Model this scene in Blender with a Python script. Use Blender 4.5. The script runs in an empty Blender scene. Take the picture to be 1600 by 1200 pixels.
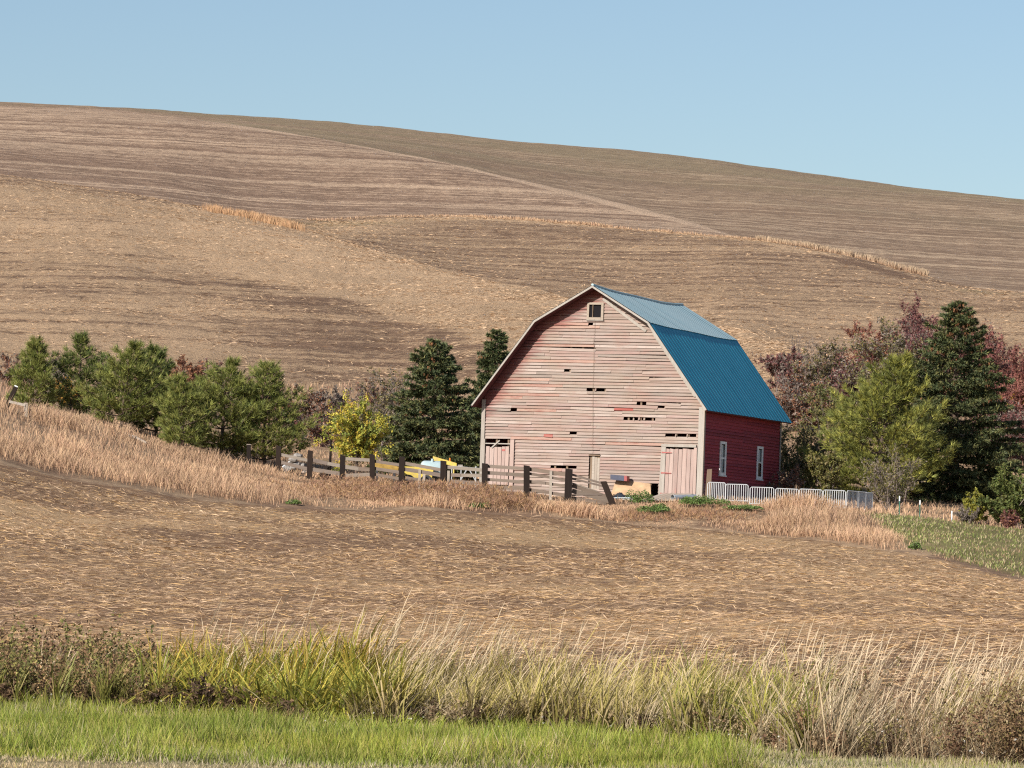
import bpy, math, random
import numpy as np
from mathutils import Matrix, Vector
rnd = random.Random(7)
rg = np.random.default_rng(11)
sc = bpy.context.scene
COL = sc.collection
R = math.radians

# ------------------------------------------------------------------ camera, sky, sun, exposure
F, PITCH, ROLL = 7079.86, 0.047, 0.0217          # focal length in pixels of a 1600 px wide frame, radians
cam_data = bpy.data.cameras.new('camera')
cam_data.sensor_width = 36.0
cam_data.lens = F / 1600.0 * 36.0
cam_data.clip_start, cam_data.clip_end = 1.0, 20000.0
cam = bpy.data.objects.new('camera', cam_data)
COL.objects.link(cam)
cam.matrix_world = Matrix.Rotation(math.pi / 2 + PITCH, 4, 'X') @ Matrix.Rotation(ROLL, 4, 'Z')
sc.camera = cam
SUN_DIR = Vector((-0.646 * math.cos(R(29)), -0.763 * math.cos(R(29)), math.sin(R(29)))).normalized()
world = bpy.data.worlds.new('World'); sc.world = world; world.use_nodes = True
wn = world.node_tree
sky = wn.nodes.new('ShaderNodeTexSky'); sky.sky_type = 'NISHITA'; sky.sun_disc = False
sky.sun_elevation = R(29); sky.sun_rotation = math.atan2(SUN_DIR.x, SUN_DIR.y)
sky.air_density, sky.dust_density, sky.ozone_density = 0.95, 0.55, 2.2
wn.links.new(sky.outputs[0], wn.nodes['Background'].inputs[0])
wn.nodes['Background'].inputs[1].default_value = 0.077
sun_data = bpy.data.lights.new('sun', 'SUN'); sun_data.energy = 4.9; sun_data.angle = R(0.5)
sun_data.color = (1.0, 0.94, 0.84)
sun = bpy.data.objects.new('sun', sun_data); COL.objects.link(sun)
sun.rotation_euler = SUN_DIR.to_track_quat('Z', 'Y').to_euler()
sc.view_settings.view_transform = 'Standard'; sc.view_settings.look = 'None'
sc.view_settings.gamma = 1.0; sc.view_settings.use_curve_mapping = False
sc.view_settings.exposure = 0.48
sc.render.engine = 'CYCLES'
sc.cycles.max_bounces = 5; sc.cycles.diffuse_bounces = 3; sc.cycles.glossy_bounces = 2
sc.cycles.transmission_bounces = 3; sc.cycles.transparent_max_bounces = 4
sc.cycles.use_denoising = False
sc.cycles.filter_width = 1.2

# ------------------------------------------------------------------ helpers
def ray(px, py):
    """Direction through a point of the 1600x1200 frame: (X/Y, Z/Y)."""
    c, s = math.cos(-ROLL), math.sin(-ROLL)
    a, b = np.asarray(px, float) - 800, np.asarray(py, float) - 600
    rx, ry = c * a - s * b, s * a + c * b
    r, u = rx / F, -ry / F
    cy, sy = math.cos(PITCH), math.sin(PITCH)
    wy, wz = cy - sy * u, sy + cy * u
    return r / wy, wz / wy

def to_px(X, Y, Z):
    cy, sy = math.cos(PITCH), math.sin(PITCH)
    d, u = cy * Y + sy * Z, -sy * Y + cy * Z
    a, b = F * X / d, -F * u / d
    c, s = math.cos(ROLL), math.sin(ROLL)
    return 800 + c * a - s * b, 600 + s * a + c * b

def pchip(xs, ys, xq):
    xs, ys, xq = np.asarray(xs, float), np.asarray(ys, float), np.asarray(xq, float)
    h = np.diff(xs); dl = np.diff(ys) / h; n = len(xs); d = np.zeros(n)
    for i in range(1, n - 1):
        if dl[i - 1] * dl[i] > 0:
            w1, w2 = 2 * h[i] + h[i - 1], h[i] + 2 * h[i - 1]
            d[i] = (w1 + w2) / (w1 / dl[i - 1] + w2 / dl[i])
    d[0], d[-1] = dl[0], dl[-1]
    q = np.clip(xq, xs[0], xs[-1])
    i = np.clip(np.searchsorted(xs, q) - 1, 0, n - 2)
    t = (q - xs[i]) / h[i]
    return ((2 * t**3 - 3 * t**2 + 1) * ys[i] + (t**3 - 2 * t**2 + t) * h[i] * d[i]
            + (-2 * t**3 + 3 * t**2) * ys[i + 1] + (t**3 - t**2) * h[i] * d[i + 1])

def tag(o, label=None, cat=None, group=None, kind=None):
    if label: o['label'] = label
    if cat: o['category'] = cat
    if group: o['group'] = group
    if kind: o['kind'] = kind
    return o

def empty(name, loc, label, cat, group=None, rz=0.0):
    o = bpy.data.objects.new(name, None); COL.objects.link(o)
    o.empty_display_size = 0.3
    o.location = loc; o.rotation_euler = (0, 0, rz)
    return tag(o, label, cat, group)

def link(name, me, mat, parent=None):
    o = bpy.data.objects.new(name, me); COL.objects.link(o)
    if mat is not None and not me.materials: me.materials.append(mat)
    if parent is not None: o.parent = parent
    return o

def mesh_np(name, V, faces, mat=None, parent=None, col=None, smooth=False, attrs=None):
    """faces: list of (M,k) index arrays."""
    me = bpy.data.meshes.new(name)
    V = np.asarray(V, np.float32)
    me.vertices.add(len(V)); me.vertices.foreach_set('co', V.ravel())
    fl = [np.asarray(f, np.int32) for f in faces if len(f)]
    idx = np.concatenate([f.ravel() for f in fl])
    tot = np.concatenate([np.full(len(f), f.shape[1], np.int32) for f in fl])
    start = np.concatenate([[0], np.cumsum(tot)[:-1]]).astype(np.int32)
    me.loops.add(len(idx)); me.loops.foreach_set('vertex_index', idx)
    me.polygons.add(len(tot)); me.polygons.foreach_set('loop_start', start); me.polygons.foreach_set('loop_total', tot)
    if smooth: me.polygons.foreach_set('use_smooth', np.ones(len(tot), bool))
    allat = dict(attrs or {})
    if col is not None: allat['col'] = col
    for k, c in allat.items():
        a = me.attributes.new(k, 'FLOAT_COLOR', 'POINT')
        c4 = np.ones((len(V), 4), np.float32); c4[:, :3] = c
        a.data.foreach_set('color', c4.ravel())
    me.update(calc_edges=True); me.validate(clean_customdata=False)
    return link(name, me, mat, parent)

class MB:
    """Collects simple shapes into ONE mesh."""
    def __init__(s): s.v, s.f = [], []
    def add(s, vs, fs):
        n = len(s.v); s.v += [tuple(v) for v in vs]; s.f += [tuple(i + n for i in f) for f in fs]; return s
    def hexa(s, p):
        return s.add(p, [(0, 3, 2, 1), (4, 5, 6, 7), (0, 1, 5, 4), (1, 2, 6, 5), (2, 3, 7, 6), (3, 0, 4, 7)])
    def box(s, x0, x1, y0, y1, z0, z1):
        return s.hexa([(x0, y0, z0), (x1, y0, z0), (x1, y1, z0), (x0, y1, z0), (x0, y0, z1), (x1, y0, z1), (x1, y1, z1), (x0, y1, z1)])
    def bar(s, a, b, w, t, up=(0, 0, 1)):
        a, b = Vector(a), Vector(b); d = (b - a).normalized(); u = Vector(up)
        side = d.cross(u)
        if side.length < 1e-4: side = d.cross(Vector((0, 1, 0)))
        side.normalize(); u = side.cross(d).normalized()
        q = lambda p: [p - side * t / 2 - u * w / 2, p + side * t / 2 - u * w / 2, p + side * t / 2 + u * w / 2, p - side * t / 2 + u * w / 2]
        A, B = q(a), q(b)
        return s.hexa([A[0], A[1], B[1], B[0], A[3], A[2], B[2], B[3]])
    def tube(s, pts, r, n=6, r1=None, cap=True):
        pts = [Vector(p) for p in pts]; m = len(pts); base = len(s.v); r1 = r if r1 is None else r1
        for i, p in enumerate(pts):
            d = (pts[min(i + 1, m - 1)] - pts[max(i - 1, 0)]).normalized()
            a = d.cross(Vector((0.31, 0.83, 0.46)));
            if a.length < 1e-3: a = d.cross(Vector((1, 0, 0)))
            a.normalize(); b = d.cross(a); rr = r + (r1 - r) * i / max(m - 1, 1)
            for k in range(n):
                an = 2 * math.pi * k / n
                s.v.append(tuple(p + a * rr * math.cos(an) + b * rr * math.sin(an)))
        for i in range(m - 1):
            for k in range(n):
                k2 = (k + 1) % n
                s.f.append((base + i * n + k, base + i * n + k2, base + (i + 1) * n + k2, base + (i + 1) * n + k))
        if cap:
            s.f.append(tuple(base + k for k in range(n))[::-1]); s.f.append(tuple(base + (m - 1) * n + k for k in range(n)))
        return s
    def build(s, name, mat, parent=None, smooth=False):
        me = bpy.data.meshes.new(name); me.from_pydata(s.v, [], s.f); me.update()
        if smooth:
            for p in me.polygons: p.use_smooth = True
        return link(name, me, mat, parent)

def seg_tubes(S, n=3):
    """S: list of (p0,p1,r0,r1); all of them as n-sided tapered tubes -> V, quads."""
    P0 = np.array([s[0] for s in S], float); P1 = np.array([s[1] for s in S], float)
    r0 = np.array([s[2] for s in S]); r1 = np.array([s[3] for s in S])
    d = P1 - P0; d /= np.linalg.norm(d, axis=1, keepdims=True) + 1e-9
    a = np.cross(d, [0.31, 0.83, 0.46]); a /= np.linalg.norm(a, axis=1, keepdims=True) + 1e-9
    b = np.cross(d, a); V = []
    for P, r in ((P0, r0), (P1, r1)):
        for k in range(n):
            an = 2 * math.pi * k / n
            V.append(P + (a * math.cos(an) + b * math.sin(an)) * r[:, None])
    V = np.stack(V, 1).reshape(-1, 3); m = len(S); o = np.arange(m)[:, None] * 2 * n
    Q = np.concatenate([o + np.array([[k, (k + 1) % n, n + (k + 1) % n, n + k]]) for k in range(n)])
    return V, Q

def unit(v): return v / (np.linalg.norm(v, axis=1, keepdims=True) + 1e-9)

def pick(pal, n, g=rg, jit=0.12):
    pal = np.array(pal, float); c = pal[g.integers(0, len(pal), n)]
    return c * (1 + g.normal(0, jit, (n, 1)))

def arc_blades(P, az, tilt, bend, ln, w, c0, c1, segs=4, head=0.0, hc=None):
    """Curved tapering blades rooted at P. head>0 gives a seed head of that half width. -> V, F, colours"""
    n = len(P); dirh = np.stack([np.cos(az), np.sin(az), 0 * az], 1); side = np.stack([-np.sin(az), np.cos(az), 0 * az], 1)
    rot = rg.uniform(-1.2, 1.2, n); side = side * np.cos(rot)[:, None] + dirh * np.sin(rot)[:, None]
    pos = P.copy(); Vs, Cs = [], []
    for k in range(segs + 1):
        s = k / segs
        if head > 0:
            wk = w * 0.5 if s < 0.7 else head * math.sin(math.pi * min(1, (s - 0.68) / 0.34)) + 0.001
            wk = wk * np.ones(n)
        else:
            wk = w * 0.5 * (1 - s ** 2.2) * (0.7 + 0.6 * min(1, 3 * s))
        col = c0 * (1 - s) + c1 * s
        if head > 0 and hc is not None and s >= 0.75: col = hc
        if k == segs and head == 0:
            Vs.append(pos[:, None]); Cs.append(col[:, None])
        else:
            Vs.append(np.stack([pos - side * wk[:, None], pos + side * wk[:, None]], 1)); Cs.append(np.stack([col, col], 1))
        th = tilt + bend * (s + 0.5 / segs) ** 1.4
        pos = pos + (dirh * np.sin(th)[:, None] + np.array([0, 0, 1.0]) * np.cos(th)[:, None]) * (ln / segs)[:, None]
    V = np.concatenate(Vs, 1); C = np.concatenate(Cs, 1); m = V.shape[1]; o = np.arange(n)[:, None] * m
    Q = [o + np.array([[2 * k, 2 * k + 1, 2 * k + 3, 2 * k + 2]]) for k in range(segs if head > 0 else segs - 1)]
    Fs = [np.concatenate(Q)] if Q else []
    if head == 0: Fs.append(o + np.array([[2 * segs - 2, 2 * segs - 1, 2 * segs]]))
    return V.reshape(-1, 3), Fs, C.reshape(-1, 3)

def merge(parts):
    V, C, f3, f4, o = [], [], [], [], 0
    for v, fs, c in parts:
        V.append(v); C.append(c)
        for f in fs: (f3 if f.shape[1] == 3 else f4).append(f + o)
        o += len(v)
    return np.concatenate(V), [np.concatenate(f) for f in (f3, f4) if f], np.concatenate(C)

def tufts(P, D, k, ln, w, spread, col, g=rg, jit=0.15):
    """k needle triangles fanning from every P around the axis D."""
    P = np.repeat(P, k, 0); D = np.repeat(D, k, 0); c = np.repeat(col, k, 0); n = len(P)
    d = unit(D + spread * g.normal(0, 1, (n, 3))); L = ln * g.uniform(0.65, 1.2, (n, 1))
    s = unit(np.cross(d, g.normal(0, 1, (n, 3)))) * w * 0.5
    b = P + d * L * 0.12
    V = np.stack([b - s, b + s, P + d * L], 1).reshape(-1, 3)
    c = c * (1 + g.normal(0, jit, (n, 1)))
    return V, [np.arange(n * 3).reshape(-1, 3)], np.clip(np.repeat(c, 3, 0), 0.004, 1)

def tri_leaves(P, size, col, g=rg):
    n = len(P); a = unit(g.normal(0, 1, (n, 3))); b = unit(np.cross(a, g.normal(0, 1, (n, 3)))); s = (size * g.uniform(.6, 1.35, n))[:, None]
    V = np.stack([P - a * s * .5 - b * s * .22, P + a * s * .65, P - a * s * .2 + b * s * .42], 1).reshape(-1, 3)
    return V, [np.arange(n * 3).reshape(-1, 3)], np.clip(np.repeat(col, 3, 0), .004, 1)
def leaves(P, size, col, g=rg, flat=0.0):
    """folded diamond leaves (two triangles) at P."""
    n = len(P); a = unit(g.normal(0, 1, (n, 3)) * np.array([1, 1, 1 - flat])); b = unit(np.cross(a, g.normal(0, 1, (n, 3))))
    s = (size * g.uniform(0.6, 1.3, n))[:, None]
    V = np.stack([P - a * s * .5, P + b * s * .3, P + a * s * .5, P - b * s * .3 + np.cross(a, b) * s * .15], 1).reshape(-1, 3)
    o = np.arange(n)[:, None] * 4
    return V, [np.concatenate([o + np.array([[0, 1, 2]]), o + np.array([[0, 2, 3]])])], np.clip(np.repeat(col, 4, 0), 0.004, 1)

# ------------------------------------------------------------------ materials
def new_mat(name):
    m = bpy.data.materials.new(name); m.use_nodes = True
    nt = m.node_tree; b = nt.nodes['Principled BSDF']
    return m, nt, b
def N(nt, t, **kw):
    n = nt.nodes.new(t)
    for k, v in kw.items(): setattr(n, k, v)
    return n
def ramp(nt, fac, stops, interp='LINEAR'):
    r = N(nt, 'ShaderNodeValToRGB'); r.color_ramp.interpolation = interp
    el = r.color_ramp.elements
    while len(el) < len(stops): el.new(0.5)
    for e, (p, c) in zip(el, stops):
        e.position = p; e.color = (c, c, c, 1) if isinstance(c, (int, float)) else (*c, 1)
    nt.links.new(fac, r.inputs[0]); return r.outputs[0]
def mixc(nt, fac, a, b, mode='MIX'):
    n = N(nt, 'ShaderNodeMix', data_type='RGBA', blend_type=mode)
    for i, v in ((0, fac), (6, a), (7, b)):
        if hasattr(v, 'is_output'): nt.links.new(v, n.inputs[i])
        else: n.inputs[i].default_value = v if i == 0 else (*v, 1)
    return n.outputs[2]
def math_(nt, op, a, b=0.0, clamp=False):
    n = N(nt, 'ShaderNodeMath', operation=op, use_clamp=clamp)
    for i, v in enumerate((a, b)):
        if hasattr(v, 'is_output'): nt.links.new(v, n.inputs[i])
        else: n.inputs[i].default_value = v
    return n.outputs[0]
def noise(nt, vec, scale, detail=4, rough=0.6, dist=0.0, stretch=None):
    if stretch:
        mp = N(nt, 'ShaderNodeVectorMath', operation='MULTIPLY'); nt.links.new(vec, mp.inputs[0]); mp.inputs[1].default_value = stretch; vec = mp.outputs[0]
    n = N(nt, 'ShaderNodeTexNoise'); n.inputs['Scale'].default_value = scale; n.inputs['Detail'].default_value = detail
    n.inputs['Roughness'].default_value = rough; n.inputs['Distortion'].default_value = dist
    nt.links.new(vec, n.inputs['Vector']); return n.outputs['Fac']
def bump(nt, b, h, strength, dist):
    n = N(nt, 'ShaderNodeBump'); n.inputs['Strength'].default_value = strength; n.inputs['Distance'].default_value = dist
    nt.links.new(h, n.inputs['Height']); nt.links.new(n.outputs[0], b.inputs['Normal'])

def leaf_mat(name, trans=0.25, rough=0.6):
    m, nt, b = new_mat(name)
    a = N(nt, 'ShaderNodeAttribute', attribute_name='col')
    b.inputs['Roughness'].default_value = rough; b.inputs['Specular IOR Level'].default_value = 0.25
    nt.links.new(a.outputs['Color'], b.inputs['Base Color'])
    if trans > 0:
        t = N(nt, 'ShaderNodeBsdfTranslucent'); nt.links.new(a.outputs['Color'], t.inputs[0])
        mx = N(nt, 'ShaderNodeMixShader'); mx.inputs[0].default_value = trans
        nt.links.new(b.outputs[0], mx.inputs[1]); nt.links.new(t.outputs[0], mx.inputs[2])
        nt.links.new(mx.outputs[0], nt.nodes['Material Output'].inputs[0])
    return m
M_LEAF = leaf_mat('leaf'); M_NEEDLE = leaf_mat('needles', 0.12, 0.55); M_DRY = leaf_mat('dry_grass', 0.2, 0.8)
M_STRAW = leaf_mat('straw', 0.0, 0.7); M_GRASS = leaf_mat('grass_leaf', 0.3, 0.55)

def plain(name, col, rough=0.7, var=0.25, scale=6.0, metal=0.0, dirt=None):
    m, nt, b = new_mat(name)
    tc = N(nt, 'ShaderNodeTexCoord').outputs['Object']
    f = noise(nt, tc, scale, 6, 0.65)
    c = mixc(nt, ramp(nt, f, [(0.3, 0.0), (0.7, 1.0)]), tuple(x * (1 - var) for x in col), tuple(min(1, x * (1 + var)) for x in col))
    if dirt: c = mixc(nt, ramp(nt, noise(nt, tc, scale * 0.6, 5, 0.7), [(0.5, 0.0), (0.68, 0.85)]), c, dirt)
    nt.links.new(c, b.inputs['Base Color']); b.inputs['Roughness'].default_value = rough; b.inputs['Metallic'].default_value = metal
    return m

def wood(name, pal, streak, streak_amt=0.5, axis='H', red=None, red_amt=0.0, low=None, low_col=None, keep=None):
    """Weathered board: per-piece tone from the palette, grain along the board, remnants of paint."""
    m, nt, b = new_mat(name)
    tc = N(nt, 'ShaderNodeTexCoord').outputs['Object']
    rn = N(nt, 'ShaderNodeObjectInfo').outputs['Random']
    off = N(nt, 'ShaderNodeVectorMath', operation='ADD'); nt.links.new(tc, off.inputs[0])
    cx = N(nt, 'ShaderNodeCombineXYZ')
    for i in range(3): nt.links.new(math_(nt, 'MULTIPLY', rn, (17.3, 31.1, 23.7)[i]), cx.inputs[i])
    nt.links.new(cx.outputs[0], off.inputs[1]); v = off.outputs[0]
    st = (0.5, 0.5, 14) if axis == 'H' else (14, 14, 0.5)
    k = len(pal)
    base = ramp(nt, rn, [((i + 0.5) / k, c) for i, c in enumerate(pal)])
    g1 = noise(nt, v, 2.2, 6, 0.7, 0.3, st)
    c = mixc(nt, math_(nt, 'MULTIPLY', ramp(nt, g1, [(0.46, 0.0), (0.72, 1.0)]), streak_amt), base, streak)
    pale = noise(nt, v, 1.1, 4, 0.6, 0.0, (0.9, 0.9, 6) if axis == 'H' else (6, 6, 0.9))
    c = mixc(nt, ramp(nt, pale, [(0.4, 0.0), (0.75, 0.45)]), c, tuple(min(0.85, x * 1.25) for x in pal[0]))
    if axis == 'H' and keep:
        z1 = noise(nt, tc, 0.45, 5, 0.7, 0.3, (1, 1, 1.8)); z2 = noise(nt, tc, 0.8, 5, 0.7, 0.5, (1, 1, 2.5))
        c = mixc(nt, ramp(nt, z1, [(0.46, 0.0), (0.66, 0.6)]), c, (0.29, 0.21, 0.16))
        c = mixc(nt, ramp(nt, z2, [(0.50, 0.0), (0.72, 0.6)]), c, (0.33, 0.185, 0.155))
        kn = noise(nt, v, 5.0, 3, 0.6, 0.0, (1, 1, 3)); c = mixc(nt, ramp(nt, kn, [(0.66, 0.0), (0.74, 0.7)]), c, (0.16, 0.09, 0.07))
    if red:
        r = noise(nt, v, 1.6, 6, 0.75, 0.2, (0.8, 0.8, 5) if axis == 'H' else (5, 5, 0.8))
        c = mixc(nt, ramp(nt, r, [(0.62 - red_amt, 0.0), (0.75 - red_amt, 0.75)]), c, red)
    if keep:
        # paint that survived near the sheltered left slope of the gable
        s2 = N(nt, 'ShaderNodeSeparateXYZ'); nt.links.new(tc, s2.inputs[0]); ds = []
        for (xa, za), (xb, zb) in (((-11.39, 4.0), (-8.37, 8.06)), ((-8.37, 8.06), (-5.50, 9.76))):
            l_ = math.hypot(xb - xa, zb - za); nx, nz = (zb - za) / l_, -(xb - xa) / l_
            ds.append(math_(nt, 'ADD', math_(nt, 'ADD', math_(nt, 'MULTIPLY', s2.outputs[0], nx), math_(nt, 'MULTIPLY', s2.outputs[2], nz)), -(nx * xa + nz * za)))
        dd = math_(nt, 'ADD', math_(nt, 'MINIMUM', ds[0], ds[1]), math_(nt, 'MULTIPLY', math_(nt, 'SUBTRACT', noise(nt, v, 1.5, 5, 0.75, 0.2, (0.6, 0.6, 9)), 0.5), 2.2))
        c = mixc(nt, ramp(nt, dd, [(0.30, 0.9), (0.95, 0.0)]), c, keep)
    if low_col:
        sp = N(nt, 'ShaderNodeSeparateXYZ'); nt.links.new(tc, sp.inputs[0])
        lw = math_(nt, 'ADD', math_(nt, 'MULTIPLY', sp.outputs[2], -0.55), 0.55)
        lw = math_(nt, 'MULTIPLY', math_(nt, 'ADD', lw, math_(nt, 'MULTIPLY', g1, 1.4)), 1.0)
        c = mixc(nt, ramp(nt, lw, [(0.85, 0.0), (1.35, 0.8)]), c, low_col)
    nt.links.new(c, b.inputs['Base Color']); b.inputs['Roughness'].default_value = 0.85
    b.inputs['Specular IOR Level'].default_value = 0.2
    bump(nt, b, g1, 0.5, 0.02)
    return m
PINK = [(0.343, 0.268, 0.235), (0.254, 0.202, 0.177), (0.395, 0.320, 0.282), (0.235, 0.197, 0.171), (0.348, 0.246, 0.218), (0.282, 0.230, 0.188), (0.432, 0.357, 0.320), (0.291, 0.199, 0.177)]
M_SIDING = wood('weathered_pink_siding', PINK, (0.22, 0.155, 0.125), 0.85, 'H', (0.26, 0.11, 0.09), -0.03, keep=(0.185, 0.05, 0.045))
M_SIDING_RED = wood('red_paint_siding', [(0.30, 0.085, 0.07), (0.34, 0.13, 0.11), (0.27, 0.075, 0.065)], (0.34, 0.20, 0.165), 0.5, 'H')
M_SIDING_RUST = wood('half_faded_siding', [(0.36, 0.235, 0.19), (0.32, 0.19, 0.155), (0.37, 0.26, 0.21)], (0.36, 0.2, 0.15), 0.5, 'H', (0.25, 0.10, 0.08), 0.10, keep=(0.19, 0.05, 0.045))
M_SIDE = wood('deep_red_siding', [(0.34, 0.052, 0.068), (0.28, 0.045, 0.06), (0.38, 0.062, 0.075), (0.24, 0.046, 0.06)], (0.10, 0.022, 0.03), 0.5, 'H', None, 0, True, (0.24, 0.16, 0.16))
M_DOOR = wood('faded_door_planks', [(0.40, 0.30, 0.265), (0.33, 0.245, 0.22), (0.43, 0.335, 0.30), (0.31, 0.225, 0.20)], (0.30, 0.2, 0.17), 0.6, 'V', (0.45, 0.17, 0.15), 0.03)
M_GREYW = wood('silver_grey_wood', [(0.34, 0.29, 0.245), (0.41, 0.36, 0.31), (0.29, 0.24, 0.20), (0.37, 0.305, 0.245)], (0.2, 0.15, 0.11), 0.6, 'H')
M_TRIM = wood('pale_trim', [(0.37, 0.335, 0.30), (0.32, 0.285, 0.25)], (0.2, 0.155, 0.13), 0.5, 'V')
M_POST = wood('dark_post', [(0.022, 0.014, 0.011), (0.03, 0.019, 0.014), (0.018, 0.012, 0.010)], (0.010, 0.007, 0.006), 0.6, 'V')
M_RAIL = wood('fence_rail', [(0.16, 0.125, 0.105), (0.20, 0.16, 0.13), (0.13, 0.10, 0.08), (0.18, 0.135, 0.105), (0.24, 0.205, 0.17)], (0.07, 0.05, 0.04), 0.6, 'H')
M_DECK = wood('roof_deck_boards', [(0.14, 0.045, 0.05), (0.11, 0.04, 0.045)], (0.05, 0.025, 0.03), 0.5, 'H')
M_BROWNW = wood('brown_old_wood', [(0.2, 0.14, 0.10), (0.26, 0.19, 0.13)], (0.07, 0.05, 0.04), 0.6, 'V')
M_WHITEP = plain('white_paint', (0.80, 0.82, 0.83), 0.5, 0.06, 3, dirt=(0.6, 0.58, 0.55))
M_GALV = plain('galvanised_white', (0.52, 0.53, 0.545), 0.35, 0.08, 3)
M_HINGE = plain('red_iron', (0.36, 0.09, 0.08), 0.6)
M_DARK = plain('dark_iron', (0.03, 0.03, 0.035), 0.6)
M_YEL = plain('yellow_paint', (0.66, 0.50, 0.10), 0.45, 0.12, 4, dirt=(0.45, 0.33, 0.16))
M_TANK = plain('pale_blue_enamel', (0.36, 0.46, 0.49), 0.35, 0.1, 2, dirt=(0.5, 0.52, 0.5))
M_ORANGE = plain('orange_cap', (0.7, 0.22, 0.03), 0.5)
M_PLY = plain('orange_plywood', (0.44, 0.285, 0.165), 0.75, 0.25, 2.5, dirt=(0.33, 0.21, 0.13))
M_TARP = plain('dark_tarpaulin', (0.018, 0.025, 0.035), 0.4, 0.3, 4)
M_ROCK = plain('pale_rock', (0.28, 0.255, 0.235), 0.85, 0.3, 5)
M_BARK = plain('bark', (0.11, 0.075, 0.055), 0.9, 0.35, 12)
M_TWIG = plain('grey_twig', (0.23, 0.18, 0.16), 0.85, 0.25, 3)
M_TWIGR = plain('red_twig', (0.22, 0.09, 0.08), 0.85, 0.25, 3)
M_BLUEBOX = plain('dark_blue_box', (0.04, 0.045, 0.08), 0.5)
M_REDBOX = plain('dull_red_end', (0.3, 0.06, 0.06), 0.5)
M_GREENP = plain('green_post_paint', (0.03, 0.13, 0.09), 0.5)
def glass(name):
    m, nt, b = new_mat(name)
    b.inputs['Base Color'].default_value = (0.22, 0.27, 0.28, 1); b.inputs['Roughness'].default_value = 0.25
    b.inputs['Specular IOR Level'].default_value = 0.7
    return m
M_GLASS = glass('dusty_glass')
def dark_glass():
    m, nt, b = new_mat('dark_glass')
    b.inputs['Base Color'].default_value = (0.012, 0.01, 0.012, 1); b.inputs['Roughness'].default_value = 0.6; b.inputs['Specular IOR Level'].default_value = 0.05
    return m
M_DGLASS = dark_glass()
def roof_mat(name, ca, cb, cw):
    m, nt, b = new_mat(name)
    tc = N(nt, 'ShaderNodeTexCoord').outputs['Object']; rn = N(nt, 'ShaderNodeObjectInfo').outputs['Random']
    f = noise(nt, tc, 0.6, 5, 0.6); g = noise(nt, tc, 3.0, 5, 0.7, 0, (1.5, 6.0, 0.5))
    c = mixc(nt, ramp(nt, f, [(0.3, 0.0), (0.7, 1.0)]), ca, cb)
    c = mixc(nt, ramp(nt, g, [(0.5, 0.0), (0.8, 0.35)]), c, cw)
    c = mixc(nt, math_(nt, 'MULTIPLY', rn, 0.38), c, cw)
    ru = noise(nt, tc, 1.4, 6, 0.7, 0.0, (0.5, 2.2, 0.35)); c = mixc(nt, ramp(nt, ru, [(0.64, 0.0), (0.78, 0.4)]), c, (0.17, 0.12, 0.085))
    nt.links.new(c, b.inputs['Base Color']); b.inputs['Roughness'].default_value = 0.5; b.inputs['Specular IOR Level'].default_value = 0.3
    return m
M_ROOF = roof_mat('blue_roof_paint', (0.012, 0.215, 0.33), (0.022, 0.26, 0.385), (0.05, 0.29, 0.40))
M_ROOFU = roof_mat('pale_blue_roof_paint', (0.26, 0.38, 0.415), (0.31, 0.42, 0.45), (0.38, 0.455, 0.475))  # paler, greyer blue for both upper slopes

def ground_mat(name, soil, straw, fine, amt, strength=0.6, bd=0.08, rows=None, green=(0.12, 0.13, 0.04), straw2=None):
    """Soil under broken straw. The 'mask' attribute: R more straw, G green growth, B bare soil and painted undercut shade."""
    m, nt, b = new_mat(name)
    pos = N(nt, 'ShaderNodeNewGeometry').outputs['Position']
    at = N(nt, 'ShaderNodeAttribute', attribute_name='mask'); sp = N(nt, 'ShaderNodeSeparateColor'); nt.links.new(at.outputs['Color'], sp.inputs[0])
    n1 = noise(nt, pos, fine, 7, 0.78, 0.4, (1, 1, 1))
    n2 = noise(nt, pos, fine * 0.22, 5, 0.7, 0.2)
    n3 = noise(nt, pos, 0.035, 4, 0.6)
    fac = math_(nt, 'ADD', n1, math_(nt, 'MULTIPLY', math_(nt, 'SUBTRACT', n2, 0.5), 0.55))
    fac = math_(nt, 'ADD', fac, math_(nt, 'MULTIPLY', math_(nt, 'SUBTRACT', n3, 0.5), 0.15))
    fac = math_(nt, 'ADD', fac, math_(nt, 'MULTIPLY', sp.outputs[0], 0.5))
    fac = math_(nt, 'SUBTRACT', fac, math_(nt, 'MULTIPLY', sp.outputs[2], 0.3))
    if rows:
        # drill rows: lines of stubble following the contour
        rr = noise(nt, pos, 1.0, 4, 0.75, 0.0, rows)
        fac = math_(nt, 'ADD', fac, math_(nt, 'MULTIPLY', math_(nt, 'SUBTRACT', rr, 0.5), 1.5 if rows[0] < .005 else 0.95))
    mask = ramp(nt, fac, [(amt, 0.0), (amt + 0.22, 1.0)])
    sc_ = mixc(nt, ramp(nt, n2, [(0.35, 0.0), (0.65, 1.0)]), soil, tuple(x * 1.45 for x in soil))
    st_ = mixc(nt, ramp(nt, n3, [(0.4, 0.0), (0.6, 1.0)]), straw, straw2 or tuple(x * 0.85 for x in straw))
    c = mixc(nt, mask, sc_, st_)
    gm = math_(nt, 'MULTIPLY', sp.outputs[1], ramp(nt, noise(nt, pos, fine * 0.5, 5, 0.75), [(0.35, 0.3), (0.62, 1.0)]))
    c = mixc(nt, gm, c, green)
    nt.links.new(c, b.inputs['Base Color']); b.inputs['Roughness'].default_value = 0.95; b.inputs['Specular IOR Level'].default_value = 0.1
    bump(nt, b, fac, strength, bd)
    return m
SOIL = (0.135, 0.085, 0.055)
M_FIELD = ground_mat('stubble_soil', (0.175, 0.104, 0.063), (0.50, 0.33, 0.185), 5.0, 0.41, 1.0, 0.10)
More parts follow.
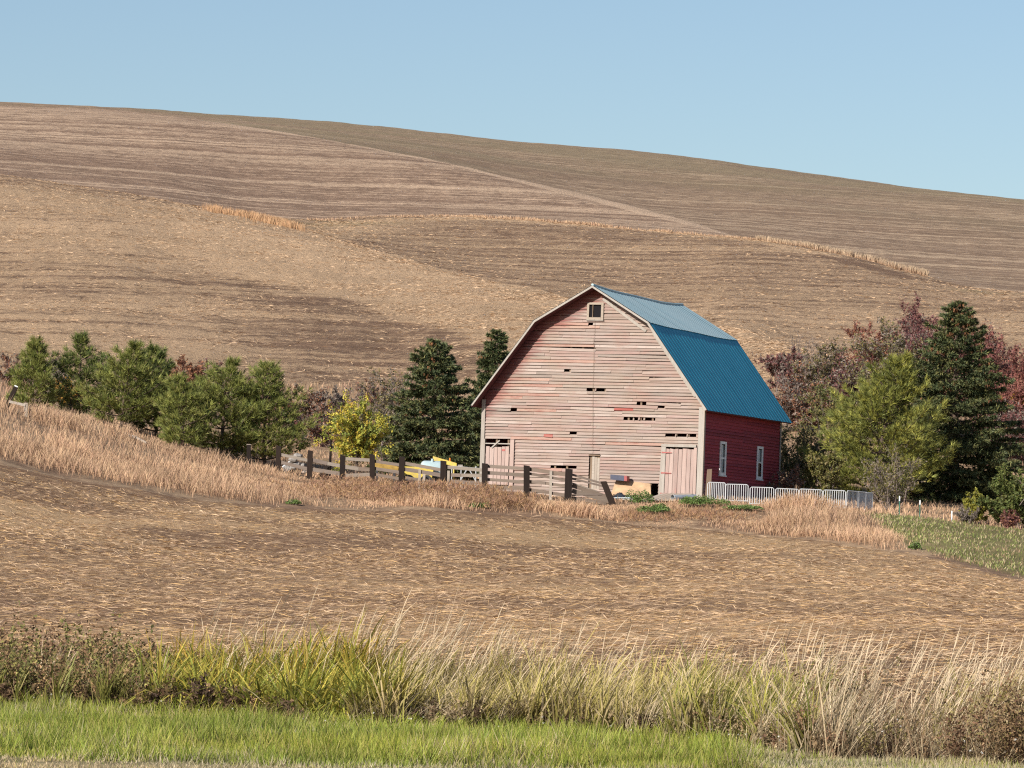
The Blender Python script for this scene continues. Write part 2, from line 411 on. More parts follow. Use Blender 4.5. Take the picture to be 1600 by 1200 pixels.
M_BANK = ground_mat('bank_earth', (0.16, 0.10, 0.065), (0.42, 0.29, 0.18), 3.0, 0.46)
M_VERGE = ground_mat('verge_earth', (0.10, 0.08, 0.04), (0.42, 0.33, 0.19), 9.0, 0.5)
M_HILLD = ground_mat('near_hill_stubble', (0.19, 0.118, 0.077), (0.59, 0.40, 0.248), 1.6, 0.37, 1.0, 0.5, rows=(0.020, 0.025, 1.9))
M_HILLE = ground_mat('middle_hill_stubble', (0.19, 0.118, 0.077), (0.55, 0.375, 0.235), 1.3, 0.39, 1.0, 0.6, rows=(0.010, 0.015, 1.8))
M_HILLF = ground_mat('upper_hill_stubble', (0.20, 0.130, 0.090), (0.55, 0.39, 0.27), 1.1, 0.42, 0.8, 0.6, rows=(0.0018, 0.003, 1.5))
M_HILLG = ground_mat('far_hill_stubble', (0.195, 0.13, 0.088), (0.49, 0.355, 0.24), 1.0, 0.46, 0.7, 0.6, rows=(0.0014, 0.0025, 1.15), green=(0.235, 0.19, 0.115))

# ------------------------------------------------------------------ terrain
TG = np.concatenate([np.linspace(-0.42, -0.126, 44, endpoint=False), np.linspace(-0.126, 0.126, 430), np.linspace(0.126, 0.42, 45)[1:]])
def curve(pts):
    """control line of the terrain given as (x, y, distance) -> distance, height over the azimuth grid"""
    p = np.array(pts, float); t, s = ray(p[:, 0], p[:, 1]); Y, Z = p[:, 2], s * p[:, 2]
    o = np.argsort(t); return pchip(t[o], Y[o], TG), pchip(t[o], Z[o], TG)
def off(pts, dy, dY): return [(x, y + dy, d + dY) for x, y, d in pts]
const = lambda Y, Z: (np.full_like(TG, Y), np.full_like(TG, Z))
edge = [(x, y) for x, y in ((0, 1105), (300, 1119), (550, 1136), (800, 1143), (1150, 1168), (1300, 1186), (1600, 1200))]
te, se = ray([e[0] for e in edge], [e[1] for e in edge]); Ye = pchip(te, -1.95 / se, TG)
DC = [(0, 275, 520), (100, 290, 510), (240, 312, 500), (340, 330, 490), (480, 360, 470), (600, 395, 440), (720, 430, 410), (870, 465, 380), (960, 490, 360), (1060, 505, 345), (1150, 514, 330), (1260, 547, 312), (1400, 566, 305), (1600, 590, 300)]
EC = [(0, 280, 640), (240, 317, 630), (400, 345, 640), (480, 350, 645), (600, 342, 660), (760, 339, 670), (1000, 356, 650), (1180, 374, 620), (1290, 395, 590), (1420, 428, 550), (1500, 447, 530), (1600, 458, 510)]
FC = [(0, 163, 1000), (170, 172, 990), (330, 190, 960), (500, 214, 930), (700, 253, 890), (800, 279, 870), (900, 304, 850), (1000, 330, 820), (1100, 354, 780), (1180, 374, 740), (1300, 404, 700), (1420, 436, 660), (1600, 466, 630)]
GC = [(0, 170, 1300), (170, 171.5, 1300), (330, 182, 1300), (500, 196, 1290), (800, 225, 1280), (1000, 243, 1270), (1200, 268, 1250), (1400, 293, 1230), (1600, 316, 1200)]
CURVES = [
    const(-40, -1.97), const(20, -1.96), const(46, -1.95),
    (Ye, np.full_like(TG, -1.95)), (Ye + 3, np.full_like(TG, -2.35)), (Ye + 6.5, np.full_like(TG, -1.72)),      # 3 lawn edge, 4 ditch, 5 field edge
    curve([(0, 985, 96), (400, 1000, 95), (800, 1004, 94), (1200, 1010, 90), (1600, 1020, 86)]),
    curve([(0, 860, 140), (400, 885, 145), (800, 900, 145), (1200, 915, 140), (1600, 955, 125)]),
    curve([(0, 728, 185), (130, 755, 187), (300, 778, 190), (500, 793, 194), (640, 797, 196), (800, 808, 197), (1000, 820, 199), (1200, 835, 196), (1400, 862, 186), (1600, 905, 170)]),  # 8 field boundary
    curve([(0, 640, 214), (100, 660, 218), (210, 690, 222), (300, 712, 225), (388, 729, 226), (440, 740, 224), (600, 760, 216), (690, 768, 212), (760, 771, 209.5), (823, 773, 208), (887, 784, 206), (950, 789, 206), (1050, 790, 208), (1100, 786, 210), (1200, 796, 208), (1370, 802, 207), (1440, 808, 207), (1600, 825, 205)]),  # 9 fence line
    curve([(0, 628, 240), (200, 660, 245), (400, 690, 248), (600, 730, 245), (760, 752, 240), (1000, 768, 240), (1200, 770, 236), (1400, 785, 230), (1600, 800, 228)]),  # 10 yard back
    curve([(0, 575, 275), (150, 580, 278), (300, 592, 282), (500, 605, 285), (650, 600, 290), (800, 585, 290), (1000, 580, 290), (1200, 592, 285), (1400, 590, 288), (1600, 612, 285)]),  # 11 hill toe
    curve(DC), curve(off(DC, 12, 40)), curve(off(DC, -1, 75)),       # 12 13 14
    curve(EC), curve(off(EC, 8, 40)), curve(off(EC, -0.5, 85)),      # 15 16 17
    curve(FC), curve(off(FC, 8, 50)), curve(off(FC, -0.5, 110)),     # 18 19 20
    curve(GC), curve(off(GC, 25, 320)), const(2600, 60), const(7000, 40)]
CY = np.array([c[0] for c in CURVES]); CZ = np.array([c[1] for c in CURVES])      # (curves, azimuths)
for i in range(1, len(CY)): CY[i] = np.maximum(CY[i], CY[i - 1] + 1.0)
YT = np.concatenate([np.linspace(-40, 40, 40, endpoint=False), np.linspace(40, 330, 900, endpoint=False), np.geomspace(330, 7000, 700)])
ZT = np.array([pchip(CY[:, j], CZ[:, j], YT) for j in range(len(TG))])
def wob(X, Y):
    """gentle unevenness of the ground"""
    return (0.10 * np.sin(X * 0.31 + 1.3) * np.sin(Y * 0.17 + .4) + 0.05 * np.sin(X * 0.9 + Y * 0.5) * np.sin(Y * 0.63 - X * .2 + 2)) * np.clip((Y - 78) / 40, 0, 1) \
        + np.clip((Y - 300) / 300, 0, 1) * (0.5 * np.sin(X * 0.045 + Y * 0.02) * np.sin(Y * 0.035 + 1))
def ground(X, Y):
    X, Y = np.asarray(X, float), np.asarray(Y, float)
    t = X / np.maximum(Y, 30.0)
    i = np.clip(np.searchsorted(TG, t) - 1, 0, len(TG) - 2); a = np.clip((t - TG[i]) / (TG[i + 1] - TG[i]), 0, 1)
    j = np.clip(np.searchsorted(YT, Y) - 1, 0, len(YT) - 2); b = np.clip((Y - YT[j]) / (YT[j + 1] - YT[j]), 0, 1)
    z = (ZT[i, j] * (1 - b) + ZT[i, j + 1] * b) * (1 - a) + (ZT[i + 1, j] * (1 - b) + ZT[i + 1, j + 1] * b) * a
    return z + wob(X, Y)
def cy(k, t): return np.interp(t, TG, CY[k])
def at(px, Y):
    """a point on the ground in the azimuth of column px (near the row of that ground) at distance Y"""
    py = 700.0
    for _ in range(4):
        t, s = ray(px, py); X = float(t) * Y; z = float(ground(X, Y)); _, py = to_px(X, Y, z)
        py = float(py)
    return X, Y, z

def vnoise(X, Y, s, seed):
    g = np.random.default_rng(seed); tab = g.random((256, 256))
    x, y = X * s + 1000, Y * s + 1000; i, j = np.floor(x).astype(int), np.floor(y).astype(int); u, v = x - i, y - j
    u, v = u * u * (3 - 2 * u), v * v * (3 - 2 * v); T = lambda a, b: tab[a % 256, b % 256]
    return (T(i, j) * (1 - u) + T(i + 1, j) * u) * (1 - v) + (T(i, j + 1) * (1 - u) + T(i + 1, j + 1) * u) * v
def fbm(X, Y, s, seed): return (vnoise(X, Y, s, seed) + 0.5 * vnoise(X, Y, s * 2.1, seed + 1) + 0.25 * vnoise(X, Y, s * 4.3, seed + 2)) / 1.75
def line_y(px, pts): p = np.array(pts, float); return np.interp(px, p[:, 0], p[:, 1])

def region(name, a, b, rows, mat, maskf=None, relief=None):
    Ys = []
    for k, n in zip(range(a, b), rows):
        f = np.linspace(0, 1, n, endpoint=False)[:, None]; Ys.append(CY[k] * (1 - f) + CY[k + 1] * f)
    Ys.append(CY[b][None]); Yg = np.concatenate(Ys)
    Zg = np.array([pchip(CY[:, j], CZ[:, j], Yg[:, j]) for j in range(len(TG))]).T
    Xg = TG[None] * np.maximum(Yg, 30.0); Zg = Zg + wob(Xg, Yg)
    if relief is not None: Zg[1:-1] += relief(Xg, Yg)[1:-1]
    n, m = Yg.shape; V = np.stack([Xg, Yg, Zg], -1).reshape(-1, 3)
    i = np.arange(n - 1)[:, None] * m + np.arange(m - 1)[None]; i = i.ravel()
    Q = np.stack([i, i + 1, i + m + 1, i + m], 1)
    mk = np.zeros((len(V), 3))
    if maskf is not None:
        px, py = to_px(V[:, 0], np.maximum(V[:, 1], 5), V[:, 2]); mk[:] = maskf(V[:, 0], V[:, 1], px, py, np.repeat(Yg.reshape(n, m), 1))
    o = mesh_np(name, V, [Q], mat, None, None, True, {'mask': np.clip(mk, 0, 1)})
    return tag(o, kind='structure')

def sm(x, a, b): x = np.clip((x - a) / (b - a), 0, 1); return x * x * (3 - 2 * x)
def m_field(X, Y, px, py, _):
    n = fbm(X, Y, 0.05, 3); r = sm(n, 0.5, 0.68) * 0.45 + 0.25 * sm(px, 900, 1500) * sm(py, 1000, 880)
    edge_d = cy(8, X / np.maximum(Y, 30)) - Y
    bare = (1 - sm(edge_d, .5, 4)) * 0.35
    pat = sm(fbm(X * .8 + Y * .25, Y, .035, 23), .46, .6)
    return np.stack([r * 1.2, 0 * r, np.maximum(bare, .22 * pat)], 1)
def m_bank(X, Y, px, py, _):
    g = sm(px, 1330, 1400) * sm(py - line_y(px, [(1320, 780), (1420, 852), (1600, 900)]), 8, -6)
    return np.stack([0 * px + 0.15, g * 0.95, 0.5 * sm(fbm(X, Y, .2, 9), .5, .6)], 1)
def m_yard(X, Y, px, py, _): return np.stack([0.2 + 0 * px, 0.25 * sm(fbm(X, Y, .15, 5), .5, .7), 0 * px], 1)
def m_hd(X, Y, px, py, _):
    crest = line_y(px, [(p[0], p[1]) for p in DC]); fold = line_y(px, [(0, 300), (330, 415), (560, 480), (750, 545), (900, 600), (1100, 620), (1600, 700)])
    w = (fbm(X, Y, 0.03, 21) - .5) * 50
    swath = sm(fold + w - py, -12, 30) * sm(px, 180, 420)
    dark = sm(py - fold - w, -10, 12) * (1 - sm(py - fold - w, 40, 190)) * sm(px, 120, 400)
    left = sm(fbm(X, Y, 0.02, 33), 0.45, 0.6) * 0.22 * (1 - sm(px, 300, 500))
    return np.stack([swath * 0.55 + left + 0.3 * sm(px, 1090, 1130), 0 * px, dark * 0.22 + 0.08 * sm(fbm(X, Y, .025, 35), .5, .65)], 1)
def m_he(X, Y, px, py, _):
    top = line_y(px, [(p[0], p[1]) for p in EC]); d = py - top
    line = sm(d, -1, 0.5) * (1 - sm(d, 3.0, 5.5)) * sm(px, 470, 520) * (1 - sm(px, 1290, 1330))
    tan = sm(py, 430, 520) * 0.25
    left = sm(d, 2, 10) * (1 - sm(d, 14, 30)) * (1 - sm(px, 520, 720)) * .4
    undercut_shade = sm(d, 1.5, 3) * (1 - sm(d, 6, 9)) * sm(px, 1275, 1300) * (1 - sm(px, 1405, 1430)) * 1.6  # shadow of the undercut below the crest, painted as a dark soil strip
    return np.stack([line * 0.75 + tan + left, 0.35 * sm(fbm(X, Y, .05, 55), .62, .7) * (1 - sm(d, 4, 12)), undercut_shade + 0.14 * sm(fbm(X, Y, .018, 41), .5, .62) * (1 - tan * 2)], 1)
def m_hf(X, Y, px, py, _):
    top = line_y(px, [(p[0], p[1]) for p in FC]); d = py - top
    line = (1 - sm(d, 2.0, 4.5)) * sm(px, 300, 450); low = 0.2 * sm(fbm(X, Y, .015, 43), .5, .6)
    return np.stack([line * 0.5 + 0.10 * sm(d, 100, 20), 0 * px, low * .5 + .12 * sm(py - line_y(px, [(0, 225), (800, 310), (1200, 360)]), -5, 25)], 1)
def m_hg(X, Y, px, py, _):
    top = line_y(px, [(p[0], p[1]) for p in GC]); d = py - top
    g = (1 - sm(d, 10, 60)) * 0.55 * sm(fbm(X * .35, Y, .02, 47), .38, .6) + 0.2 * (1 - sm(d, 5, 90))
    line = sm(d, 12, 20) * (1 - sm(d, 22, 34)) * sm(px, 1000, 1150) * .12
    return np.stack([line, g, .1 * sm(fbm(X, Y, .012, 49), .5, .6)], 1)
clod = lambda X, Y: (fbm(X, Y, 1.6, 61) - .5) * 0.10
region('road_verge', 0, 3, [4, 6, 14], M_VERGE, lambda X, Y, px, py, _: np.stack([0.4 * (1 - sm(Y, 50, 54)) + .0, 0.75 * sm(Y, 49, 53), 0 * X], 1))
region('ditch_bank', 3, 5, [10, 10], M_BANK, lambda X, Y, px, py, _: np.stack([0 * X, 0.2 + 0 * X, .6 + 0 * X], 1))
region('stubble_field', 5, 8, [24, 60, 64], M_FIELD, m_field, clod)
region('grassy_bank', 8, 9, [36], M_BANK, m_bank, clod)
region('barnyard_ground', 9, 10, [24], M_BANK, m_yard)
region('hollow_ground', 10, 11, [24], M_BANK, lambda X, Y, px, py, _: np.stack([.25 + 0 * X, 0 * X, .3 * sm(fbm(X, Y, .1, 15), .5, .6)], 1))
region('near_hill', 11, 13, [70, 6], M_HILLD, m_hd, lambda X, Y: (fbm(X, Y, .35, 63) - .5) * .5)
region('middle_hill', 13, 16, [6, 56, 5], M_HILLE, m_he)
region('upper_hill', 16, 19, [6, 50, 5], M_HILLF, m_hf)
region('far_hill', 19, 24, [6, 46, 8, 5, 4], M_HILLG, m_hg)

# ------------------------------------------------------------------ barn
BX, BY, BZ, YAW, LEAN = 8.9543, 212.3605, 4.9416, 0.3534, 0.0143
W, L, OV = 10.9945, 12.38, 0.68
barn = empty('barn', (BX, BY, BZ), 'old gambrel barn with weathered pink front, red side and blue metal roof', 'barn')
barn.rotation_euler = (Matrix.Rotation(-YAW, 3, 'Z') @ Matrix.Rotation(LEAN, 3, 'Y')).to_euler()
PROF = [(-W - 0.40, 4.00), (-W + 2.62, 8.06), (-W / 2, 9.76), (-2.62, 8.06), (0.38, 4.02)]
def roof_z(x):
    return np.interp(x, [p[0] for p in PROF], [p[1] for p in PROF])
def xlim(z):
    """inside of the gambrel at height z"""
    z = z + 0.10
    zl, xl = [PROF[0][1], PROF[1][1], PROF[2][1]], [PROF[0][0], PROF[1][0], PROF[2][0]]
    a = np.interp(z, zl, xl); bq = np.interp(z, [PROF[4][1], PROF[3][1], PROF[2][1]], [PROF[4][0], PROF[3][0], PROF[2][0]])
    return max(-W, float(a)), min(0.0, float(bq))
front = MB().box(-W + .02, -.02, .12, .14, -.6, -.4).build('front_wall', M_BROWNW, barn)     # sill beam that carries the boards
CUT = [(-5.86, -5.18, 8.27, 8.93), (-10.86, -9.44, 0.3, 2.34), (-5.58, -5.04, 0.25, 1.78), (-1.98, -0.30, -0.6, 2.24), (-2.74, -2.1, -0.6, 0.42)]
HOLES = [(-6.99, -6.66, 5.79), (-5.83, -5.42, 4.89), (-5.34, -4.87, 4.89), (-3.93, -3.47, 3.60), (-3.40, -3.2, 3.60), (-3.12, -2.95, 3.60), (-2.86, -2.36, 3.60),
         (-9.62, -9.31, 3.80), (-1.83, -1.34, 2.76), (-1.28, -0.78, 2.76), (-0.72, -0.31, 2.76), (-7.50, -6.88, 1.13), (-6.84, -6.2, 1.13), (-3.3, -2.83, 4.27), (-2.25, -1.9, 4.10), (-6.6, -6.25, 2.76), (-5.85, -5.62, 8.0)]
REDS = [(-6.64, -4.64, 5.79), (-4.42, -3.46, 3.96), (-7.9, -7.45, 2.62)]
PIT = 0.148
z = -0.52; course = 0
while z < 9.62:
    z1 = z + PIT; zm = z + PIT / 2
    (l0, r0), (l1, r1) = xlim(z), xlim(z1)
    if r1 - l1 < 0.12: l1 = r1 = (l1 + r1) / 2
    cuts = [(a, b) for a, b, c, d in CUT if c - .07 < zm < d + .07] + [(a, b) for a, b, h in HOLES if abs(h - zm) < PIT / 2]
    if course in (9,): pass
    reds = [(a, b) for a, b, h in REDS if abs(h - zm) < PIT / 2]
    spans = [(l0, r0)]
    for a, b in cuts: spans = [q for s in spans for q in ((s[0], min(s[1], a)), (max(s[0], b), s[1])) if q[1] - q[0] > 0.05]
    for s in spans:
        pts = [s[0]]
        for a, b in reds:
            pts += [q for q in (a, b) if s[0] + .05 < q < s[1] - .05]
        x = s[0] + rnd.uniform(1.2, 4.8)
        while x < s[1] - 0.9:
            if all(abs(x - q) > 0.6 for q in pts) and not any(a < x < b for a, b in reds): pts.append(x)
            x += rnd.uniform(2.6, 5.0)
        pts = sorted(pts) + [s[1]]
        for a, b in zip(pts, pts[1:]):
            at_l, at_r = abs(a - l0) < 1e-6, abs(b - r0) < 1e-6
            ta, tb = (l1 if at_l else a), (r1 if at_r else b)
            loose = rnd.random(); dzl, dzr = rnd.gauss(0, .007), rnd.gauss(0, .007)
            if loose < 0.07: dzr -= rnd.uniform(.02, .06)
            elif loose < 0.12: dzl -= rnd.uniform(.02, .06)
            lift = rnd.uniform(.014, .024) if rnd.random() < .8 else rnd.uniform(.025, .05)
            g = 0.004; yb, yt = -0.045 - lift, -0.016; h = PIT + 0.004 - rnd.choice([0, .004, .008, .014, .022])
            p = [(a + g, yb, z + dzl), (b - g, yb, z + dzr), (b - g, yb + .022, z + dzr), (a + g, yb + .022, z + dzl),
                 (ta + g, yt, z + h + dzl), (tb - g, yt, z + h + dzr), (tb - g, yt + .012, z + h + dzr), (ta + g, yt + .012, z + h + dzl)]
            xm = (a + b) / 2; red = any(ra - .01 <= a and b <= rb + .01 for ra, rb in reds)
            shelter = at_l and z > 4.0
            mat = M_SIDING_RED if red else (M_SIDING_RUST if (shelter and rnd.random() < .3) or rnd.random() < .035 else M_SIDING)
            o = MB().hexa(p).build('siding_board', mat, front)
            if red: o['label'] = 'board that keeps its red paint'
    z = z1; course += 1
for k in range(19):
    x = -W + 0.1 + k * (W - 0.2) / 18; zt = float(roof_z(x)) - 0.25
    MB().box(x - .045, x + .045, .02, .12, -.4, zt).build('stud', M_BROWNW, front)
side = MB().box(-.14, -.12, .02, L - .02, -.6, -.4).build('side_wall', M_BROWNW, barn)
z = -0.52
WIN = [(2.58, 3.46), (8.56, 9.42)]
while z < 4.30:
    zm = z + PIT / 2; spans = [(0.0, L)]
    if 1.15 < zm < 2.58:
        for a, b in WIN: spans = [q for s in spans for q in ((s[0], min(s[1], a)), (max(s[0], b), s[1])) if q[1] - q[0] > .05]
    for s in spans:
        pts = [s[0]] + ([rnd.uniform(s[0] + 2, s[1] - 2)] if s[1] - s[0] > 7 else []) + [s[1]]
        for a, b in zip(pts, pts[1:]):
            d0, d1 = rnd.gauss(0, .006), rnd.gauss(0, .006); lift = .012 if rnd.random() < .85 else rnd.uniform(.02, .045)
            xo, xi = .045 + lift, .016; h = PIT + .003 - rnd.choice([0, 0, .005, .012])
            MB().hexa([(xo - .022, a, z + d0), (xo, a, z + d0), (xo, b, z + d1), (xo - .022, b, z + d1),
                       (xi - .012, a, z + h + d0), (xi, a, z + h + d0), (xi, b, z + h + d1), (xi - .012, b, z + h + d1)]).build('siding_board', M_SIDE, side)
    z += PIT
for k in range(9):
    y = .1 + k * (L - .2) / 8
    MB().box(-.12, -.02, y - .045, y + .045, -.4, 4.2).build('stud', M_BROWNW, side)
MB().box(-W - .02, -W, .02, L, -.6, 4.2).build('left_wall', M_SIDE, barn)
rear = MB(); xs = [-W, -W + 2.62, -W / 2, -2.62, 0]
ro = [(-W, -.6), (0, -.6), (0, 4.3), (-2.62, 7.95), (-W / 2, 9.65), (-W + 2.62, 7.95), (-W, 4.3)]
rear.add([(x, L, q) for x, q in ro] + [(x, L + .03, q) for x, q in ro], [tuple(range(7)), tuple(range(13, 6, -1))] + [(i, i + 7, (i + 1) % 7 + 7, (i + 1) % 7) for i in range(7)])
rear.build('rear_wall', M_SIDE, barn)

# roof: wooden deck with metal panels on it
def sag(x, y):
    """old roof: the ridge dips towards its middle and rear"""
    u = min(1.0, max(0.0, (y + OV) / (L + 2 * OV))); k = max(0.0, (float(roof_z(x)) - 5.0) / 4.8)
    return -0.15 * k ** 2 * math.sin(math.pi * min(1, u ** 1.2)) - 0.03 * math.sin(math.pi * 3 * u) * k
deck = MB(); NY = 12; ys = [-OV + (L + 2 * OV) * i / NY for i in range(NY + 1)]
vv = []
for y in ys:
    for (x, q) in PROF: vv.append((x, y, q + sag(x, y)))
    for (x, q) in PROF: vv.append((x, y, q - 0.09 + sag(x, y)))
ff = []
for i in range(NY):
    a, b = i * 10, (i + 1) * 10
    for k in range(4): ff += [(a + k, a + k + 1, b + k + 1, b + k), (a + 5 + k, b + 5 + k, b + 6 + k, a + 6 + k)]
    ff += [(a, b, b + 5, a + 5), (a + 4, a + 9, b + 9, b + 4)]
for e in (0, NY * 10):
    for k in range(4): ff.append((e + k, e + 5 + k, e + 6 + k, e + k + 1) if e == 0 else (e + k, e + k + 1, e + 6 + k, e + 5 + k))
roof = deck.add(vv, ff).build('roof', M_DECK, barn)
NP = 14; pw = (L + 2 * OV + 0.06) / NP
for sidx in range(4):
    (xa, za), (xb, zb) = PROF[sidx], PROF[sidx + 1]
    ln = math.hypot(xb - xa, zb - za); nx, nz = -(zb - za) / ln, (xb - xa) / ln
    if nz < 0: nx, nz = -nx, -nz
    # let the lower sheet run past the eave, the upper sheet past the knuckle
    ea = {0: -.06, 1: -.07, 2: 0.0, 3: 0.02}[sidx]; eb = {0: -.02, 1: 0.0, 2: .07, 3: .06}[sidx]
    lift = 0.018 if sidx in (0, 3) else 0.030
    for k in range(NP):
        y0 = -OV - .03 + k * pw; rows = 8; prof = []
        for j in range(2):
            b0 = j * pw / 2
            prof += [(b0, 0), (b0 + pw * .22, 0), (b0 + pw * .235, .010), (b0 + pw * .265, .010), (b0 + pw * .28, 0)]
        prof.append((pw + .004, 0.0)); pv = []
        wav = rnd.uniform(-.004, .004)
        for r in range(rows + 1):
            s = -(-ea) / ln + (1 + (eb - ea) / ln) * r / rows if False else (ea / ln) + (1 + (eb - ea) / ln) * r / rows
            for (dy, h) in prof:
                y = y0 + dy; x, q = xa + (xb - xa) * s, za + (zb - za) * s
                hh = h + lift + (0.003 if k % 2 else 0) + wav
                pv.append((x + nx * hh, y, q + nz * hh + sag(min(max(x, PROF[0][0]), PROF[4][0]), y)))
        m = len(prof); pf = [(r * m + c, r * m + c + 1, (r + 1) * m + c + 1, (r + 1) * m + c) for r in range(rows) for c in range(m - 1)]
        if nz > 0 and xb > xa: pf = [f[::-1] for f in pf]
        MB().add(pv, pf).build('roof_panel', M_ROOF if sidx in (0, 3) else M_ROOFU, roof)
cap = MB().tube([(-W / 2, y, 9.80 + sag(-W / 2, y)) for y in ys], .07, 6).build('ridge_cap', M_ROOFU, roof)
for sidx in range(4):
    (xa, za), (xb, zb) = PROF[sidx], PROF[sidx + 1]; ln = math.hypot(xb - xa, zb - za); tx, tz = (xb - xa) / ln, (zb - za) / ln
    g = 0.004
    nx, nz = tz, -tx
    if nz > 0: nx, nz = -nx, -nz
    wd = .17
    q = [(xa + tx * g, za + tz * g), (xb - tx * g, zb - tz * g), (xb - tx * g + nx * wd, zb - tz * g + nz * wd), (xa + tx * g + nx * wd, za + tz * g + nz * wd)]
    if sidx == 0: q = [(xa, za), (xb, zb), (xb + .05, zb - .075), (xa + .055, za - .045)]
    if sidx == 1: q = [(xa, za + .005), (xb, zb + .005), (xb, zb - .095), (xa + .045, za - .075)]
    if sidx == 2: q = [(xa + .004, za + .005), (xb, zb + .005), (xb - .045, zb - .075), (xa + .004, za - .095)]
    if sidx == 3: q = [(xa, za), (xb, zb), (xb - .08, zb - .06), (xa - .06, za - .10)]
    y0, y1 = -OV - .035, -OV - .004
    MB().hexa([(x, y0, z_) for x, z_ in q] + [(x, y1, z_) for x, z_ in q]).build('rake_board', M_TRIM, roof)
MB().bar((-W / 2 + .35, -.075, 9.18), (-2.95, -.075, 7.68), .13, .03).build('frieze_board', M_TRIM, barn)
MB().bar((-2.62, -.075, 7.62), (-.42, -.075, 4.64), .10, .03).build('frieze_board', M_TRIM, barn)
# corner boards
MB().box(-.19, .075, -.105, -.075, -.6, 4.15).build('corner_board', M_TRIM, barn)
MB().box(.075, .10, -.105, .10, -.6, 4.05).build('corner_board', M_GREYW, barn)
MB().box(-W - .08, -W + .10, -.105, -.075, -.4, 4.3).build('corner_board', M_TRIM, barn)
MB().box(.065, .09, L - .12, L + .04, -.6, 4.0).build('corner_board', M_TRIM, barn)
# gable window
win = MB().box(-5.84, -5.20, -.02, .02, 8.29, 8.91).build('gable_window', M_DGLASS, barn)
fr = MB(); fr.box(-5.93, -5.82, -.105, -.07, 8.19, 9.0); fr.box(-5.22, -5.10, -.105, -.07, 8.19, 9.0); fr.box(-5.815, -5.225, -.105, -.07, 8.90, 9.0); fr.box(-5.815, -5.225, -.11, -.07, 8.19, 8.30)
fr.build('frame', M_GREYW, win)
MB().box(-5.66, -5.63, -.07, -.04, 8.3, 8.9).build('muntin', M_BROWNW, win)
MB().box(-5.95, -5.08, -.14, -.07, 8.14, 8.185).build('sill', M_TRIM, win)
# right door
rd = MB().box(-1.78, -.36, -.075, -.06, 1.75, 1.9).build('plank_door', M_DOOR, barn); rd['label'] = 'tall plank door at the right end of the front'
px0 = -1.78
for k, wdt in enumerate((.19, .2, .23, .2, .22, .2, .16)):
    MB().hexa([(px0 + .008, -.10 - .006 * (k % 3), -.12 + rnd.uniform(-.03, .03)), (px0 + wdt - .01, -.10 - .006 * (k % 3), -.12 + rnd.uniform(-.03, .03)), (px0 + wdt - .01, -.077, -.12), (px0 + .008, -.077, -.12),
               (px0 + .008 + .03, -.10 - .006 * (k % 3), 2.17 + rnd.uniform(-.03, .02)), (px0 + wdt + .02, -.10 - .006 * (k % 3), 2.17 + rnd.uniform(-.03, .02)), (px0 + wdt + .02, -.077, 2.15), (px0 + .038, -.077, 2.15)]).build('plank', M_DOOR, rd)
    px0 += wdt
MB().hexa([(-2.06, -.14, -.5), (-1.79, -.14, -.5), (-1.79, -.08, -.5), (-2.06, -.08, -.5), (-1.97, -.14, 2.24), (-1.75, -.14, 2.24), (-1.75, -.08, 2.24), (-1.97, -.08, 2.24)]).build('door_post', M_TRIM, rd)
MB().box(-1.98, -.26, -.145, -.08, 2.25, 2.38).build('door_header', M_TRIM, rd)
MB().box(-.36, -.22, -.13, -.08, -.5, 2.24).build('door_post', M_DOOR, rd)
for hz in (1.98, 1.02, 0.05):
    MB().hexa([(-1.95, -.16, hz - .035), (-1.45, -.145, hz - .02), (-1.45, -.13, hz - .02), (-1.95, -.142, hz - .035), (-1.95, -.16, hz + .035), (-1.45, -.145, hz + .01), (-1.45, -.13, hz + .01), (-1.95, -.142, hz + .035)]).build('hinge', M_HINGE, rd)
# left door with an open gap above
ld = MB().box(-10.84, -9.46, -.05, -.035, 1.6, 1.72).build('plank_door', M_DOOR, barn); ld['label'] = 'low plank door at the left end of the front, open above its planks'
px0 = -10.80
for k, wdt in enumerate((.2, .22, .19, .2, .18, .2)):
    MB().box(px0 + .008, px0 + wdt - .012, -.085 - .007 * (k % 2), -.055, .25, 2.03 + rnd.uniform(-.06, .06)).build('plank', M_DOOR, ld); px0 += wdt
MB().box(-10.99, -10.84, -.13, -.08, .1, 2.42).build('door_post', M_TRIM, ld)
MB().box(-9.56, -9.36, -.13, -.08, .1, 2.42).build('door_post', M_DOOR, ld)
MB().box(-10.83, -9.57, -.10, -.06, 2.18, 2.23).build('rail', M_TRIM, ld)
MB().bar((-10.5, -.12, 2.0), (-10.1, -.12, 2.36), .06, .03).build('brace', M_TRIM, ld)
MB().box(-9.98, -9.80, -.10, -.094, 1.86, 1.95).build('red_patch', M_HINGE, ld)
# small door
md = MB().box(-5.44, -5.05, .0, .03, .1, 1.72).build('small_door', M_BROWNW, barn); md['label'] = 'narrow grey-brown door standing ajar near the middle'
for k in range(3): MB().box(-5.43 + k * .13, -5.31 + k * .13, -.03, -.004, .1, 1.70 - .03 * k).build('plank', M_GREYW, md)
MB().box(-5.60, -5.02, -.09, -.07, 1.74, 1.80).build('lintel', M_BROWNW, md)
MB().tube([(-5.53, -.12, 8.2), (-5.50, -.10, 5.0), (-5.46, -.10, 3.5), (-5.42, -.12, 1.85)], -.0 + .006, 4).build('cable', M_BROWNW, barn)
